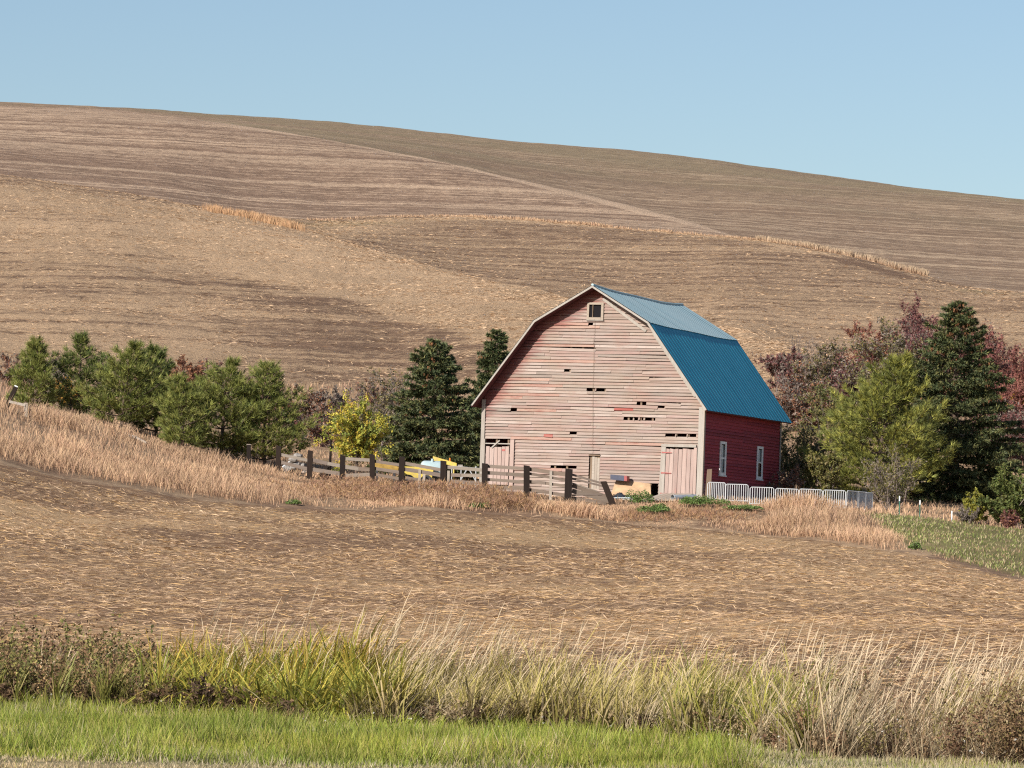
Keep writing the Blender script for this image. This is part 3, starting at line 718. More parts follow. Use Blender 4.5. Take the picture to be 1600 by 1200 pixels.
# side windows
for i, (a, b) in enumerate(WIN):
    sw = MB().box(.0, .012, a + .1, b - .1, 1.22 if i == 0 else 1.85, 2.5).build('side_window', M_GLASS, barn)
    sw['label'] = 'narrow white window with cloudy glass' if i == 0 else 'narrow white window with its lower glass gone'
    f2 = MB(); x0, x1 = .05, .095
    f2.box(x0, x1, a - .04, a + .12, 1.06, 2.66); f2.box(x0, x1, b - .12, b + .04, 1.06, 2.66); f2.box(x0, x1, a + .123, b - .123, 2.54, 2.66); f2.box(x0, x1, a + .123, b - .123, 1.06, 1.19)
    f2.build('frame', M_WHITEP, sw)
    s2 = MB(); s2.box(.02, .045, a + .12, b - .12, 1.84, 1.91); s2.box(.021, .044, a + .40, a + .45, 1.92 if i else 1.2, 2.5); s2.box(.02, .045, a + .12, a + .19, 1.2, 2.5)
    s2.build('sash', M_WHITEP, sw)
    MB().box(.05, .13, a - .08, b + .08, 1.0, 1.055).build('sill', M_WHITEP, sw)
for y in (7.0, 8.6, 9.8, 11.0):
    MB().bar((.075, y, -.1 + .02 * y), (.085, y + .12, .38), .12, .02).build('splinter_board', M_GREYW, side)

# ------------------------------------------------------------------ fences, posts, yard things
def on_ground(px, Y): return Vector(at(px, Y))
fence = empty('rail_fence', on_ground(660, 213), 'weathered wooden rail fence with dark square posts in front of the barn', 'fence')
f0 = fence.location.copy()
posts = [(434, 224.5, 1.33, .24), (483, 222.0, 1.4, .25), (534, 219.5, 1.3, .24), (582, 217.0, 1.4, .25), (627, 215.0, 1.45, .27), (692, 212.0, 1.48, .28), (757, 209.6, 1.46, .28), (823, 208.0, 1.46, .28), (887, 206.2, 1.52, .33)]
PP = []
for px, Y, h, w in posts:
    p = on_ground(px, Y); PP.append((p, h))
    lean = rnd.gauss(0, .03); q = p - f0; mb = MB()
    mb.hexa([(q.x - w / 2, q.y - w / 2, q.z - .3), (q.x + w / 2, q.y - w / 2, q.z - .3), (q.x + w / 2, q.y + w / 2, q.z - .3), (q.x - w / 2, q.y + w / 2, q.z - .3),
             (q.x - w / 2 + lean, q.y - w / 2, q.z + h), (q.x + w / 2 + lean, q.y - w / 2, q.z + h - .04), (q.x + w / 2 + lean, q.y + w / 2, q.z + h), (q.x - w / 2 + lean, q.y + w / 2, q.z + h + .03)])
    mb.build('post', M_POST, fence)
rails = {0: [(.75, .70), (.38, .30)], 1: [(.80, .62), (.36, .22)], 2: [(.95, .88), (.60, .52), (.18, .22)], 3: [(.92, .86), (.55, .55), (.2, .15)], 4: [(.98, .9), (.62, .66), (.30, .28)],
         5: [(1.02, .92), (.70, .66), (.38, .36), (.12, .05)], 6: [(1.12, 1.08), (.85, .84), (.56, .52), (.2, .22)], 7: [(1.1, 1.0), (.84, .78), (.5, .46), (.16, .12)]}
for i, rs in rails.items():
    (a, ha), (b, hb) = PP[i], PP[i + 1]
    for (z0, z1) in rs:
        pa, pb = a - f0 + Vector((0, .2, z0 + .2)), b - f0 + Vector((0, .2, z1 + .2)); pa.z += rnd.gauss(0, .035); pb.z += rnd.gauss(0, .035); d = (pb - pa); wd = rnd.uniform(.12, .19)
        if rnd.random() < .18:          # two lengths butted in the bay
            m_ = pa + d * rnd.uniform(.4, .6) + Vector((0, 0, rnd.gauss(0, .03)))
            MB().bar(pa - d * .04, m_ - d * .005, wd, .04).build('rail', M_RAIL, fence); MB().bar(m_ + d * .005, pb + d * .04 + Vector((0, .02, 0)), wd * .95, .04).build('rail', M_RAIL, fence)
        else: MB().bar(pa - d * .04, pb + d * .04, wd, .04).build('rail', M_RAIL, fence)
# extra uprights and the collapsed end bay
for px, Y, h in ((655, 213.6, 1.0), (662, 213.2, .8), (700, 211.6, 1.05), (860, 206.9, 1.35)):
    q = on_ground(px, Y) - f0; MB().box(q.x - .06, q.x + .06, q.y + .06, q.y + .12, q.z, q.z + h).build('upright', M_GREYW, fence)
e0 = on_ground(890, 206.1) - f0; e1 = on_ground(962, 205.9) - f0
MB().hexa([(e1.x - .17, e1.y - .12, e1.z - .2), (e1.x + .15, e1.y - .12, e1.z - .2), (e1.x + .15, e1.y + .12, e1.z - .2), (e1.x - .17, e1.y + .12, e1.z - .2),
           (e1.x - .72, e1.y - .12, e1.z + 1.1), (e1.x - .44, e1.y - .12, e1.z + 1.12), (e1.x - .44, e1.y + .12, e1.z + 1.14), (e1.x - .72, e1.y + .12, e1.z + 1.12)]).build('leaning_post', M_POST, fence)
for z0, z1, x1, wd in ((1.28, .96, .78, .10), (1.1, .86, .76, .09), (.80, .34, .9, .2), (.55, .2, .96, .2), (.22, .10, .80, .16), (.05, .02, .5, .14), (.9, .62, .6, .06), (.34, .5, .7, .07)):
    a = e0 + Vector((0.1, .16 + rnd.uniform(0, .1), z0)); b = e0 + (e1 - e0) * x1 + Vector((0, .2 + rnd.uniform(0, .1), z1))
    MB().bar(a, b, wd, .04).build('rail', M_RAIL, fence)
pc = empty('fence_post', on_ground(388, 226), 'lone dark fence post left of the rail fence, under the pine', 'post')
MB().box(-.1, .1, -.1, .1, -.3, 1.1).build('shaft', M_POST, pc); MB().box(-.11, .11, -.11, .11, 1.1, 1.13).build('top', M_GREYW, pc)
# broken fence at the far left
bf = empty('broken_fence', on_ground(20, 214), 'broken fence with a black leaning post and a stub at the far left', 'fence')
MB().bar((-.5, 0, -.2), (.12, 0, 1.25), .22, .2, (0, 1, 0)).build('leaning_post', M_POST, bf)
MB().bar((.105, 0, 1.22), (.14, 0, 1.30), .18, .16, (0, 1, 0)).build('post_top', M_WHITEP, bf)
MB().box(.52, .70, -.1, .1, -.3, .5).build('stub_post', M_GREYW, bf)
MB().bar((-.2, -.1, .55), (.6, -.1, .38), .12, .05).build('rail', M_GREYW, bf)
lg = tag(MB().tube([Vector(on_ground(193, 221)) + Vector((0, 0, .25)), Vector(on_ground(211, 220.6)) + Vector((0, 0, .28)), Vector(on_ground(229, 220.2)) + Vector((0, 0, .2))], .09, 7, .06).build('log', M_GREYW), 'pale log lying in the dry grass under the pines', 'log')
# post beside the barn corner
p = Vector((BX, BY, BZ)) + Vector((.28, -.55, 0))
wp = tag(MB().hexa([(p.x - .13, p.y - .1, p.z - .5), (p.x + .13, p.y - .1, p.z - .5), (p.x + .13, p.y + .1, p.z - .5), (p.x - .13, p.y + .1, p.z - .5),
                    (p.x - .02, p.y - .1, p.z + 1.22), (p.x + .2, p.y - .1, p.z + 1.25), (p.x + .2, p.y + .1, p.z + 1.25), (p.x - .02, p.y + .1, p.z + 1.2)]).build('wooden_post', M_BROWNW), 'stout reddish brown post against the right front corner of the barn', 'post')

# white metal pen panels
panels = [(1119, 26, 210.2), (1151, 33, 209.9), (1190, 35, 209.3), (1229, 34, 208.8), (1266, 34, 208.4), (1303, 33, 208.0), (1332, 17, 208.4), (1346, 11, 209.2), (1357, 10, 210.0)]
plabels = ['first white pen panel, touching the barn corner', 'second white pen panel from the barn corner, below the first side window', 'white pen panel below the second side window',
           'white pen panel just past the rear corner of the barn', 'white pen panel in front of the bare shrubs, fifth from the barn', 'sixth white pen panel from the barn, last of the wide ones',
           'narrow slanting pen panel after the wide ones', 'narrow slanting pen panel, last but one in the row', 'narrow slanting pen panel at the far right end of the row']
def make_panel(w, nb):
    o = empty('pen_panel', (0, 0, 0), 'x', 'pen panel', 'white pen panels beside the barn')
    h = .88; r = .022; c = .06
    pts = [(-w / 2, 0, .05), (-w / 2, 0, h - c), (-w / 2 + c, 0, h), (w / 2 - c, 0, h), (w / 2, 0, h - c), (w / 2, 0, .05)]
    MB().tube(pts, r, 6).tube([(-w / 2, 0, .12), (w / 2, 0, .12)], r, 6).build('frame', M_GALV, o)
    me = MB().tube([(0, 0, .12), (0, 0, h)], .017, 5)
    bm_ = me.build('bar', M_GALV, o); bm_.location.x = -w / 2 + w / (nb + 1)
    for k in range(1, nb):
        b2 = bm_.copy(); COL.objects.link(b2); b2.parent = o; b2.location.x = -w / 2 + w * (k + 1) / (nb + 1)
    return o
for (px, w, Y), lb in zip(panels, plabels):
    wm = (w + 2) / F * Y
    o = make_panel(wm / (1 if px < 1320 else .62), 9 if px < 1320 else 8); o['label'] = lb
    g = on_ground(px, Y); o.location = g + Vector((0, 0, -.02)); o.rotation_euler = (0, rnd.gauss(0.012, .008), rnd.gauss(.03, .03) if px < 1320 else .85)
for px, Y, h, lb, mt in ((1405, 207.5, .9, 'green steel post with a white tip, nearer the pen panels', M_GREENP), (1437, 207.5, .82, 'green steel post with a white tip, nearer the dark spruce', M_GREENP), (1487, 206.5, .48, 'short white stake in front of the spruce shade', M_WHITEP)):
    o = empty('steel_post', on_ground(px, Y), lb, 'post', 'thin posts right of the pen')
    MB().box(-.022, .022, -.03, .03, -.2, h * .75).build('shaft', mt, o); MB().box(-.024, .024, -.032, .032, h * .75, h).build('tip', M_WHITEP, o)

# yard junk behind the fence (scaled to what shows over the rails)
g = on_ground(674, 217.5)
tk = empty('storage_tank', g, 'pale blue rounded tank behind the fence left of the barn', 'tank')
def capsule(mb, cx, cz, r, x0, x1, n=14, rings=5):
    prof = [(x0 - r * .55 * math.cos(math.pi / 2 * k / rings), r * math.sin(math.pi / 2 * k / rings)) for k in range(rings + 1)]
    prof += [(x1 + r * .55 * math.sin(math.pi / 2 * k / rings), r * math.cos(math.pi / 2 * k / rings)) for k in range(rings + 1)]
    vs = [(x, rr * math.cos(2 * math.pi * k / n), cz + rr * math.sin(2 * math.pi * k / n)) for x, rr in [(x, max(rr, .004)) for x, rr in prof] for k in range(n)]
    m = len(prof); fs = [(i * n + k, i * n + (k + 1) % n, (i + 1) * n + (k + 1) % n, (i + 1) * n + k) for i in range(m - 1) for k in range(n)]
    return mb.add(vs, fs)
tk.scale = (.9, .9, .92)
capsule(MB(), 0, 1.0, .46, -.40, .42).build('vessel', M_TANK, tk, True)
MB().box(-.3, -.2, -.4, .4, .0, .62).build('cradle', M_DARK, tk); MB().box(.2, .3, -.4, .4, .0, .62).build('cradle', M_DARK, tk)
MB().tube([(.03, -.2, 1.35), (.03, -.2, 1.55)], .08, 8).build('filler_neck', M_TANK, tk)
g = on_ground(697, 218.5); g.z += .18
im = empty('farm_implement', g, 'yellow sloping farm implement body behind the fence beside the blue tank', 'implement')
MB().hexa([(-.85, -.3, 1.40), (.62, -.3, 1.02), (.62, .3, 1.02), (-.85, .3, 1.40), (-.85, -.3, 1.66), (.62, -.3, 1.27), (.62, .3, 1.27), (-.85, .3, 1.66)]).build('body', M_YEL, im)
MB().tube([(.2, -.1, 1.25), (.2, -.1, 1.58)], .07, 8, .05).build('cap', M_ORANGE, im)
MB().box(.62, 1.0, -.2, .2, .95, 1.18).build('hitch', M_ROCK, im); im.scale = (.78, .78, .8)
for x in (-.6, .45): MB().tube([(x, 0, 0), (x, 0, 1.3)], .05, 6).build('leg', M_YEL, im)
g = on_ground(645, 217)
ys_ = empty('yellow_cart', g, 'low yellow cart body half hidden behind the fence rails', 'cart')
MB().hexa([(-.5, -.5, .45), (.9, -.5, .45), (.9, .5, .45), (-.5, .5, .45), (-.62, -.55, .98), (1.0, -.55, .98), (1.0, .55, .98), (-.62, .55, .98)]).build('bed', M_YEL, ys_)
for x in (-.2, .65): MB().tube([(x, -.56, .3), (x, -.64, .3)], .3, 14).build('wheel', M_DARK, ys_)
g = on_ground(603, 221)
tr = empty('feed_trough', g, 'dull yellow brown trough tipped behind the fence under the spruce', 'trough')
MB().hexa([(-.6, -.25, .75), (.55, -.25, .45), (.55, .25, .45), (-.6, .25, .75), (-.66, -.35, 1.08), (.62, -.35, .75), (.62, .35, .75), (-.66, .35, 1.08)]).build('basin', plain('mustard_paint', (.42, .27, .07), .6, .3, 4), tr)
MB().box(-.5, -.4, -.2, .2, 0, .78).build('leg', M_DARK, tr); MB().box(.35, .45, -.2, .2, 0, .5).build('leg', M_DARK, tr)
g = on_ground(729, 214.5)
M_GATE = plain('dull_zinc', (.42, .43, .44), .5, .15, 3)
gt = empty('metal_gate', g, 'white metal gate with a diagonal brace leaning by the left corner of the barn', 'gate')
for zz in (.35, .75, 1.12): MB().tube([(-.72, 0, zz), (.8, 0, zz - .1)], .03, 5).build('bar', M_GATE, gt)
MB().tube([(-.3, 0, .45), (.05, 0, 1.08)], .03, 5).build('brace', M_GATE, gt); MB().tube([(.45, 0, .4), (.05, 0, 1.08)], .03, 5).build('brace', M_GATE, gt)
for x in (-.72, -.28, .42, .8): MB().tube([(x, 0, 0), (x, 0, 1.14)], .03, 5).build('upright', M_GATE, gt)
def rock_mesh(r, seed):
    g_ = random.Random(seed); vs = []; n, k = 7, 5
    for i in range(k):
        ph = math.pi * (i + .5) / k
        for j in range(n):
            q = r * g_.uniform(.75, 1.15); th = 2 * math.pi * j / n
            vs.append((q * math.sin(ph) * math.cos(th), q * math.sin(ph) * math.sin(th), q * .7 * math.cos(ph)))
    fs = [(i * n + j, i * n + (j + 1) % n, (i + 1) * n + (j + 1) % n, (i + 1) * n + j) for i in range(k - 1) for j in range(n)] + [tuple(range(n))[::-1], tuple((k - 1) * n + j for j in range(n))]
    return MB().add(vs, fs)
rp = empty('rock_pile', on_ground(463, 227), 'heap of pale rocks and rubble behind the fence left of the yellow tree', 'rock pile')
for i in range(14):
    a = rnd.uniform(0, 6.28); d = rnd.uniform(0, .75); o = rock_mesh(rnd.uniform(.13, .26), i).build('rock', M_ROCK, rp)
    o.location = (d * math.cos(a), d * .5 * math.sin(a), .1 + .62 * (1 - d / .9) * rnd.random() + (.25 if d < .4 else 0))
MB().tube([(-.7, 0, .3), (-.15, 0, .75), (.2, 0, .8)], .05, 5).build('scrap_pipe', M_GALV, rp)
sn = empty('dead_stump', on_ground(514, 224), 'dark dead stump with one upright snag left of the yellow tree', 'stump')
MB().tube([(0, 0, -.1), (.03, 0, .7), (.06, 0, 1.5), (.02, .05, 2.2)], .09, 6, .04).build('snag', M_POST, sn)
MB().tube([(-.28, 0, .0), (-.2, 0, .35), (-.05, 0, .6)], .26, 7, .12).build('root_stock', M_POST, sn)

def barn_pt(x, y, z=0):
    m = Matrix.Translation((BX, BY, BZ)) @ Matrix.Rotation(-YAW, 4, 'Z') @ Matrix.Rotation(LEAN, 4, 'Y'); return m @ Vector((x, y, z))
def lean_to(name, label, cat, x, y):
    p = barn_pt(x, y); o = empty(name, (p.x, p.y, float(ground(p.x, p.y))), label, cat, None, -YAW); return o
pl = lean_to('plywood_sheet', 'orange tan plywood sheet leaning against the barn front below the small door', 'board', -3.2, -.75)
MB().hexa([(-1.1, -.1, -.1), (1.05, -.1, -.1), (1.05, -.08, -.1), (-1.1, -.08, -.1), (-.95, .62, 1.0), (.75, .62, .82), (.75, .645, .82), (-.95, .645, 1.0)]).build('sheet', M_PLY, pl)
MB().bar((-1.0, -.02, .35), (.9, -.02, .30), .06, .04).build('batten', M_PLY, pl)
bx = lean_to('tool_box', 'dark blue box with a dull red end lying on top of the plywood', 'box', -3.85, -.45)
bx.location.z += .92
MB().hexa([(-.42, -.2, .02), (.26, -.2, -.04), (.26, .2, -.04), (-.42, .2, .02), (-.42, -.2, .26), (.26, -.2, .21), (.26, .2, .21), (-.42, .2, .26)]).build('body', M_BLUEBOX, bx)
MB().hexa([(.265, -.2, -.04), (.4, -.2, -.05), (.4, .2, -.05), (.265, .2, -.04), (.265, -.2, .21), (.4, -.2, .2), (.4, .2, .2), (.265, .2, .21)]).build('end', M_REDBOX, bx)
tp = lean_to('tarpaulin_heap', 'crumpled dark tarpaulin on the ground before the plywood', 'tarpaulin', -3.6, -1.7)
nx_, ny_ = 14, 8; vs = []
for j in range(ny_ + 1):
    for i in range(nx_ + 1):
        u, v = i / nx_ * 2 - 1, j / ny_ * 2 - 1; q = max(0, 1 - u * u * .9 - v * v * .9)
        vs.append((u * .85 + .04 * rnd.random(), v * .45, .05 + .42 * q * (0.55 + .45 * u) + .10 * q * math.sin(u * 9 + v * 4) + .05 * rnd.random() * q))
MB().add(vs, [(j * (nx_ + 1) + i, j * (nx_ + 1) + i + 1, (j + 1) * (nx_ + 1) + i + 1, (j + 1) * (nx_ + 1) + i) for j in range(ny_) for i in range(nx_)]).build('sheet', M_TARP, tp)
MB().tube([(-.9, -.3, .12), (1.0, -.4, .14)], .03, 5).build('pole', M_TANK, tp)
rm = lean_to('door_ramp', 'plank ramp sloping down from the tall right door', 'ramp', -1.1, -1.0)
for k in range(6):
    x0 = -.78 + k * .26; MB().hexa([(x0 - .25, -.95, .02), (x0, -.95, .02), (x0, -.95, .07), (x0 - .25, -.95, .07), (x0 + .02, .85, .36), (x0 + .26, .85, .36), (x0 + .26, .85, .41), (x0 + .02, .85, .41)]).build('plank', M_GREYW, rm)
MB().bar((-.7, .3, .22), (.9, .3, .22), .08, .08).build('joist', M_BROWNW, rm)
pt = lean_to('plank_pallet', 'pale planks lying loose on the ground at the foot of the ramp', 'pallet', -2.0, -2.6)
for k in range(4): MB().bar((-.85 + .12 * k, -.4 + .25 * k, .12 + .03 * (k % 2)), (.45 + .12 * k, -.55 + .25 * k, .14), .04, .2).build('plank', M_TRIM, pt)
MB().bar((.2, -.65, .07), (.75, .5, .07), .08, .08).build('batten', M_GREYW, pt)
pi_ = lean_to('metal_pipe', 'blue grey metal pipe beside the ramp at the barn corner', 'pipe', -.25, -1.25)
MB().tube([(-.55, -.5, .14), (.25, .45, .2)], .13, 10, cap=False).build('shell', plain('zinc', (.22, .25, .29), .45, .2, 3), pi_); MB().tube([(-.56, -.51, .14), (-.53, -.47, .14)], .145, 10, cap=False).build('rim', M_GALV, pi_)

# ------------------------------------------------------------------ trees and shrubs
def pine(px, Y, H, Rr, pal, label, seed, group='young pines', dens=1.0, low=0.06, leader=0.0, dx=0.0):
    g = np.random.default_rng(seed); p = on_ground(px, Y)
    o = empty('pine_tree', p, label, 'pine tree', group)
    bend = g.normal(0, .02, 2); S = []; k = 9
    trunk = [(bend[0] * z * z, bend[1] * z * z, z) for z in np.linspace(-.2, H * .97, k)]
    MB().tube(trunk, .035 * H ** .8, 7, .015).build('trunk', M_BARK, o)
    TP, TD = [], []
    z = H * low
    while z < H * .97:
        f = z / H; R0 = 1.65 * Rr * (1 - f) ** .95 * (0.55 + .45 * min(1, f / .22)) + .12
        if f > 1 - leader: R0 = min(R0, .34)
        nb = g.integers(5, 8); a0 = g.uniform(0, 6.28)
        for b in range(nb):
            az = a0 + 6.28 * b / nb + g.normal(0, .25); Lb = R0 * g.uniform(.55, 1.15); up = (.25 + .55 * f) * g.uniform(.6, 1.3)
            st = np.array([bend[0] * z * z, bend[1] * z * z, z]); d = np.array([math.cos(az), math.sin(az), 0]); pts = []
            for s in np.linspace(0, 1, 6): pts.append(st + d * Lb * s + np.array([0, 0, Lb * up * (s * .35 + .75 * s * s)]))
            for i in range(5): S.append((pts[i], pts[i + 1], .018 * (1 - i / 6) * H ** .5, .018 * (1 - (i + 1) / 6) * H ** .5))
            nt_ = max(5, int((Lb * 12 + 4) * dens))
            for q in range(nt_):
                s = g.uniform(.3, 1.0) ** .8; c = st + d * Lb * s + np.array([0, 0, Lb * up * (s * .35 + .75 * s * s)])
                side = np.array([-d[1], d[0], 0]) * g.normal(0, .26) * Lb * (1.2 - s * .6); c = c + side + np.array([0, 0, g.normal(0.05, .08)])
                TP.append(c); TD.append(d * .5 + side * .8 + np.array([0, 0, .7]))
        z += g.uniform(.30, .46) * (H / 5) ** .4
    for q in range(8): TP.append(np.array([bend[0] * H * H, bend[1] * H * H, H * (.92 + .01 * q)])); TD.append(np.array([0, 0, 1.0]))
    V, Q = seg_tubes(S, 4); mesh_np('branches', V, [Q], M_BARK, o)
    TP, TD = np.array(TP), np.array(TD)
    V, Fs, C = tufts(TP, unit(TD), 14, .36, .030, .42, pick(pal, len(TP), g, .22), g); mesh_np('needles', V, Fs, M_NEEDLE, o, C)
    return o
PN1 = [(.21, .225, .06), (.18, .20, .05), (.22, .235, .06), (.135, .16, .045), (.27, .265, .08)]
PN2 = [(.13, .155, .046), (.16, .185, .052), (.21, .22, .065), (.10, .13, .04)]
PNY = [(.26, .262, .06), (.33, .315, .07), (.20, .21, .055), (.145, .16, .045)]
pine(50, 231, 3.5, 1.05, PN1, 'small dense pine standing alone at the left end of the row', 1, leader=.1)
pine(122, 233, 4.10, 1.6, PN2, 'open branched pine with a tufted leader, second from the left', 2, leader=.22, dens=.75)
pine(190, 231, 4.20, 1.8, PN1, 'bushy pine third from the left above the pale log', 3, leader=.16)
pine(243, 234, 4.60, 1.65, PN2, 'tallest dense pine of the left row with a pointed crown', 4, leader=.12)
pine(285, 226.5, 3.6, 1.35, PN1, 'low yellowish pine in front of the tallest left pine', 5)
pine(345, 229.5, 5.00, 1.9, PN1, 'broad pine with a lone tuft rising above its crown', 6, leader=.17, dens=1.1)
pine(412, 230, 5.1, 2.0, PN1, 'broad pine at the right end of the row with bare lower twigs', 7, dens=.9, leader=.12)

def spruce(px, Y, H, Rr, pal, label, seed, cones=0.0, group='dark spruces', name='spruce_tree'):
    g = np.random.default_rng(seed); p = on_ground(px, Y); o = empty(name, p, label, 'spruce tree', group)
    MB().tube([(0, 0, -.2), (0, 0, H * .5), (0, 0, H * .98)], .03 * H, 7, .02).build('trunk', M_BARK, o)
    TP, TD, S, CP = [], [], [], []
    z = .25
    while z < H * .985:
        f = z / H; R0 = 1.3 * Rr * (1 - f) ** .72 * (.72 + .28 * min(1, f / .22)) + .08; nb = int(g.integers(6, 9) + 3 * (1 - f)); a0 = g.uniform(0, 6.28)
        for b in range(nb):
            az = a0 + 6.28 * b / nb + g.normal(0, .22); Lb = R0 * g.uniform(.62, 1.18); d = np.array([math.cos(az), math.sin(az), 0]); sd = np.array([-d[1], d[0], 0])
            drop = (.30 * (1 - f) + .02) * g.uniform(.6, 1.4); zz = z + g.normal(0, .08)
            path = lambda s: np.array([0, 0, zz]) + d * Lb * s + np.array([0, 0, Lb * (-drop * s + .38 * drop * s ** 3 + .12 * (1 - s) * s + (.5 * f * s))])
            S.append((path(0), path(.5), .02, .015)); S.append((path(.5), path(.95), .015, .008))
            n = max(7, int(Lb * 26))
            for q in range(n):
                s = g.uniform(.22, 1.0) ** .7; w = g.normal(0, .17) * Lb * (1.25 - s) ; c = path(s) + sd * w + np.array([0, 0, -abs(g.normal(0, .10)) * (1.2 - f)])
                TP.append(c); TD.append(d * .75 + sd * np.sign(w) * .5 + np.array([0, 0, -.35 + .6 * f]))
            if cones and f > .45 and g.random() < cones:
                for q in range(g.integers(3, 9)): CP.append(path(g.uniform(.5, 1)) + sd * g.normal(0, .12) + np.array([0, 0, -.10 - .1 * g.random()]))
        z += g.uniform(.20, .30) * (H / 8) ** .4
    V, Q = seg_tubes(S, 3); mesh_np('branches', V, [Q], M_BARK, o)
    TP, TD = np.array(TP), np.array(TD)
    V, Fs, C = tufts(TP, unit(TD), 8, .22, .066, .55, pick(pal, len(TP), g, .25), g); mesh_np('needles', V, Fs, M_NEEDLE, o, C)
    if CP:
        CP = np.array(CP); V, Fs, C = tufts(CP, np.tile([0, 0, -1.0], (len(CP), 1)), 5, .17, .09, .25, pick([(.22, .10, .045), (.27, .13, .06), (.17, .085, .045)], len(CP), g), g)
        tag(mesh_np('cones', V, Fs, M_DRY, o, C))
    return o
SP1 = [(.065, .085, .04), (.09, .11, .048), (.12, .135, .056), (.17, .165, .065)]
SP2 = [(.06, .085, .036), (.08, .10, .042), (.11, .125, .05), (.14, .14, .06)]
spruce(676, 231, 7.3, 2.6, SP1, 'dark spruce full to the ground, left of the barn', 21, .25)
spruce(772, 246, 8.0, 2.2, SP2, 'spruce tip showing behind the left slope of the barn roof', 22, .2)
spruce(1490, 233, 10.2, 3.55, SP1, 'tall dark spruce at the right with brown cones near its top', 23, .45)
pine(1368, 226, 7.3, 2.95, PNY, 'large yellow green pine right of the barn', 24, 'pine right of the barn', 1.5, .03)

def shrub(px, Y, H, Rr, label, cat, seed, leafn, lsize, pal, twig=M_TWIG, nst=12, twigs=1.0, group=None, name='shrub', low=.15, stemr=.03, base=None, squash=1.0, trunk=False):
    g = np.random.default_rng(seed); p = on_ground(px, Y) if base is None else base
    if cat != 'weed': lsize *= 1.0; leafn = int(leafn * 3.6); Rr *= 1.18; H *= 1.06; twigs *= 1.2
    o = empty(name, p, label, cat, group); S, tips = [], []
    def limb(a, b, r0, r1, n=3, wig=.06):
        pts = [a]; Lg = np.linalg.norm(b - a)
        for i in range(1, n + 1): pts.append(a + (b - a) * i / n + (g.normal(0, wig * Lg, 3) if i < n else 0))
        for i in range(n): S.append((pts[i], pts[i + 1], r0 + (r1 - r0) * i / n, r0 + (r1 - r0) * (i + 1) / n))
        return pts
    for i in range(nst):
        az = g.uniform(0, 6.28); q = math.sqrt(g.random()); e = np.array([Rr * .85 * q * math.cos(az), Rr * .85 * q * math.sin(az) * squash, H * (.55 + .45 * g.random()) * math.sqrt(max(.1, 1 - .75 * q * q))])
        st = np.array([g.normal(0, .12 * Rr), g.normal(0, .12 * Rr), -.05]) if not trunk else np.array([0, 0, H * .18])
        P1 = limb(st, e, stemr * H ** .5 * .5, .008)
        for j in range(int(7 * twigs)):
            s = g.uniform(low, 1); i0 = min(2, int(s * 3)); c = P1[i0] + (P1[i0 + 1] - P1[i0]) * (s * 3 - i0)
            d = unit((e - st)[None] * .6 / np.linalg.norm(e - st) + g.normal(0, .5, (1, 3)) + np.array([[0, 0, .25]]))[0]; l2 = g.uniform(.16, .34) * H * .8
            P2 = limb(c, c + d * l2, .009, .004, 2)
            for k in range(int(5 * twigs)):
                c2 = P2[0] + (P2[2] - P2[0]) * g.uniform(.2, 1); d2 = unit(d[None] + g.normal(0, .6, (1, 3)) + np.array([[0, 0, .2]]))[0]; l3 = l2 * g.uniform(.25, .6)
                S.append((c2, c2 + d2 * l3, .006, .003)); tips.append((c2, c2 + d2 * l3))
    if trunk: MB().tube([(0, 0, -.2), (.02, 0, H * .25)], .05 * H ** .5, 6, .03 * H ** .5).build('trunk', M_BARK, o)
    V, Q = seg_tubes([q for q in S if q[2] >= .0085], 3); S2 = [q for q in S if q[2] < .0085]
    A = np.array([q[0] for q in S2]); B = np.array([q[1] for q in S2]); wv = unit(np.cross(B - A, g.normal(0, 1, A.shape))) * .0075
    TV = np.stack([A - wv, A + wv, B], 1).reshape(-1, 3); mesh_np('branches', np.concatenate([V, TV]), [Q, np.arange(len(TV)).reshape(-1, 3) + len(V)], twig, o)
    if leafn:
        T0 = np.array([t[0] for t in tips]); T1 = np.array([t[1] for t in tips]); i = g.integers(0, len(T0), leafn)
        P = T0[i] + (T1[i] - T0[i]) * g.uniform(0, 1.15, (leafn, 1)) + g.normal(0, .05, (leafn, 3)) * (H / 3) ** .5
        P = P[P[:, 2] > low * H * .4]
        clump = pick(pal, len(T0), g, .18)[i][:len(P)] * (1 + g.normal(0, .12, (len(P), 1)))
        V, Fs, C = tri_leaves(P, lsize * 1.1, clump, g); mesh_np('foliage', V, Fs, M_LEAF, o, C)
    return o
YEL = [(.52, .44, .06), (.58, .50, .09), (.40, .40, .07), (.54, .38, .06), (.30, .33, .07), (.22, .26, .06)]
OLV = [(.15, .14, .05), (.19, .16, .06), (.11, .11, .045), (.22, .17, .07)]
GRY = [(.20, .165, .135), (.25, .20, .165), (.16, .13, .11)]
MAR = [(.18, .075, .075), (.22, .09, .085), (.15, .065, .068), (.24, .11, .085)]
RED = [(.25, .09, .075), (.29, .11, .09), (.20, .08, .07), (.27, .135, .09)]
RBR = [(.26, .12, .07), (.32, .15, .08), (.2, .095, .07)]
ORG = [(.45, .24, .05), (.5, .3, .06), (.36, .2, .06)]
GRN = [(.10, .13, .035), (.14, .16, .045), (.17, .17, .05), (.08, .10, .03)]
shrub(556, 222, 3.75, 1.15, 'small tree in bright yellow autumn leaf behind the fence', 'tree', 31, 5600, .085, YEL, M_BARK, 14, 1.0, None, 'yellow_tree', .12, trunk=True)
shrub(598, 244, 5.6, 1.9, 'half bare grey green bush left of the dark spruce', 'bush', 32, 2400, .11, OLV + GRY, M_TWIG, 14, 1.1, 'bushes in the hollow')
shrub(290, 258, 3.2, 1.6, 'rusty red bush rising behind the left pines', 'bush', 33, 2600, .12, RBR, M_TWIGR, 12, 1.0, 'bushes in the hollow')
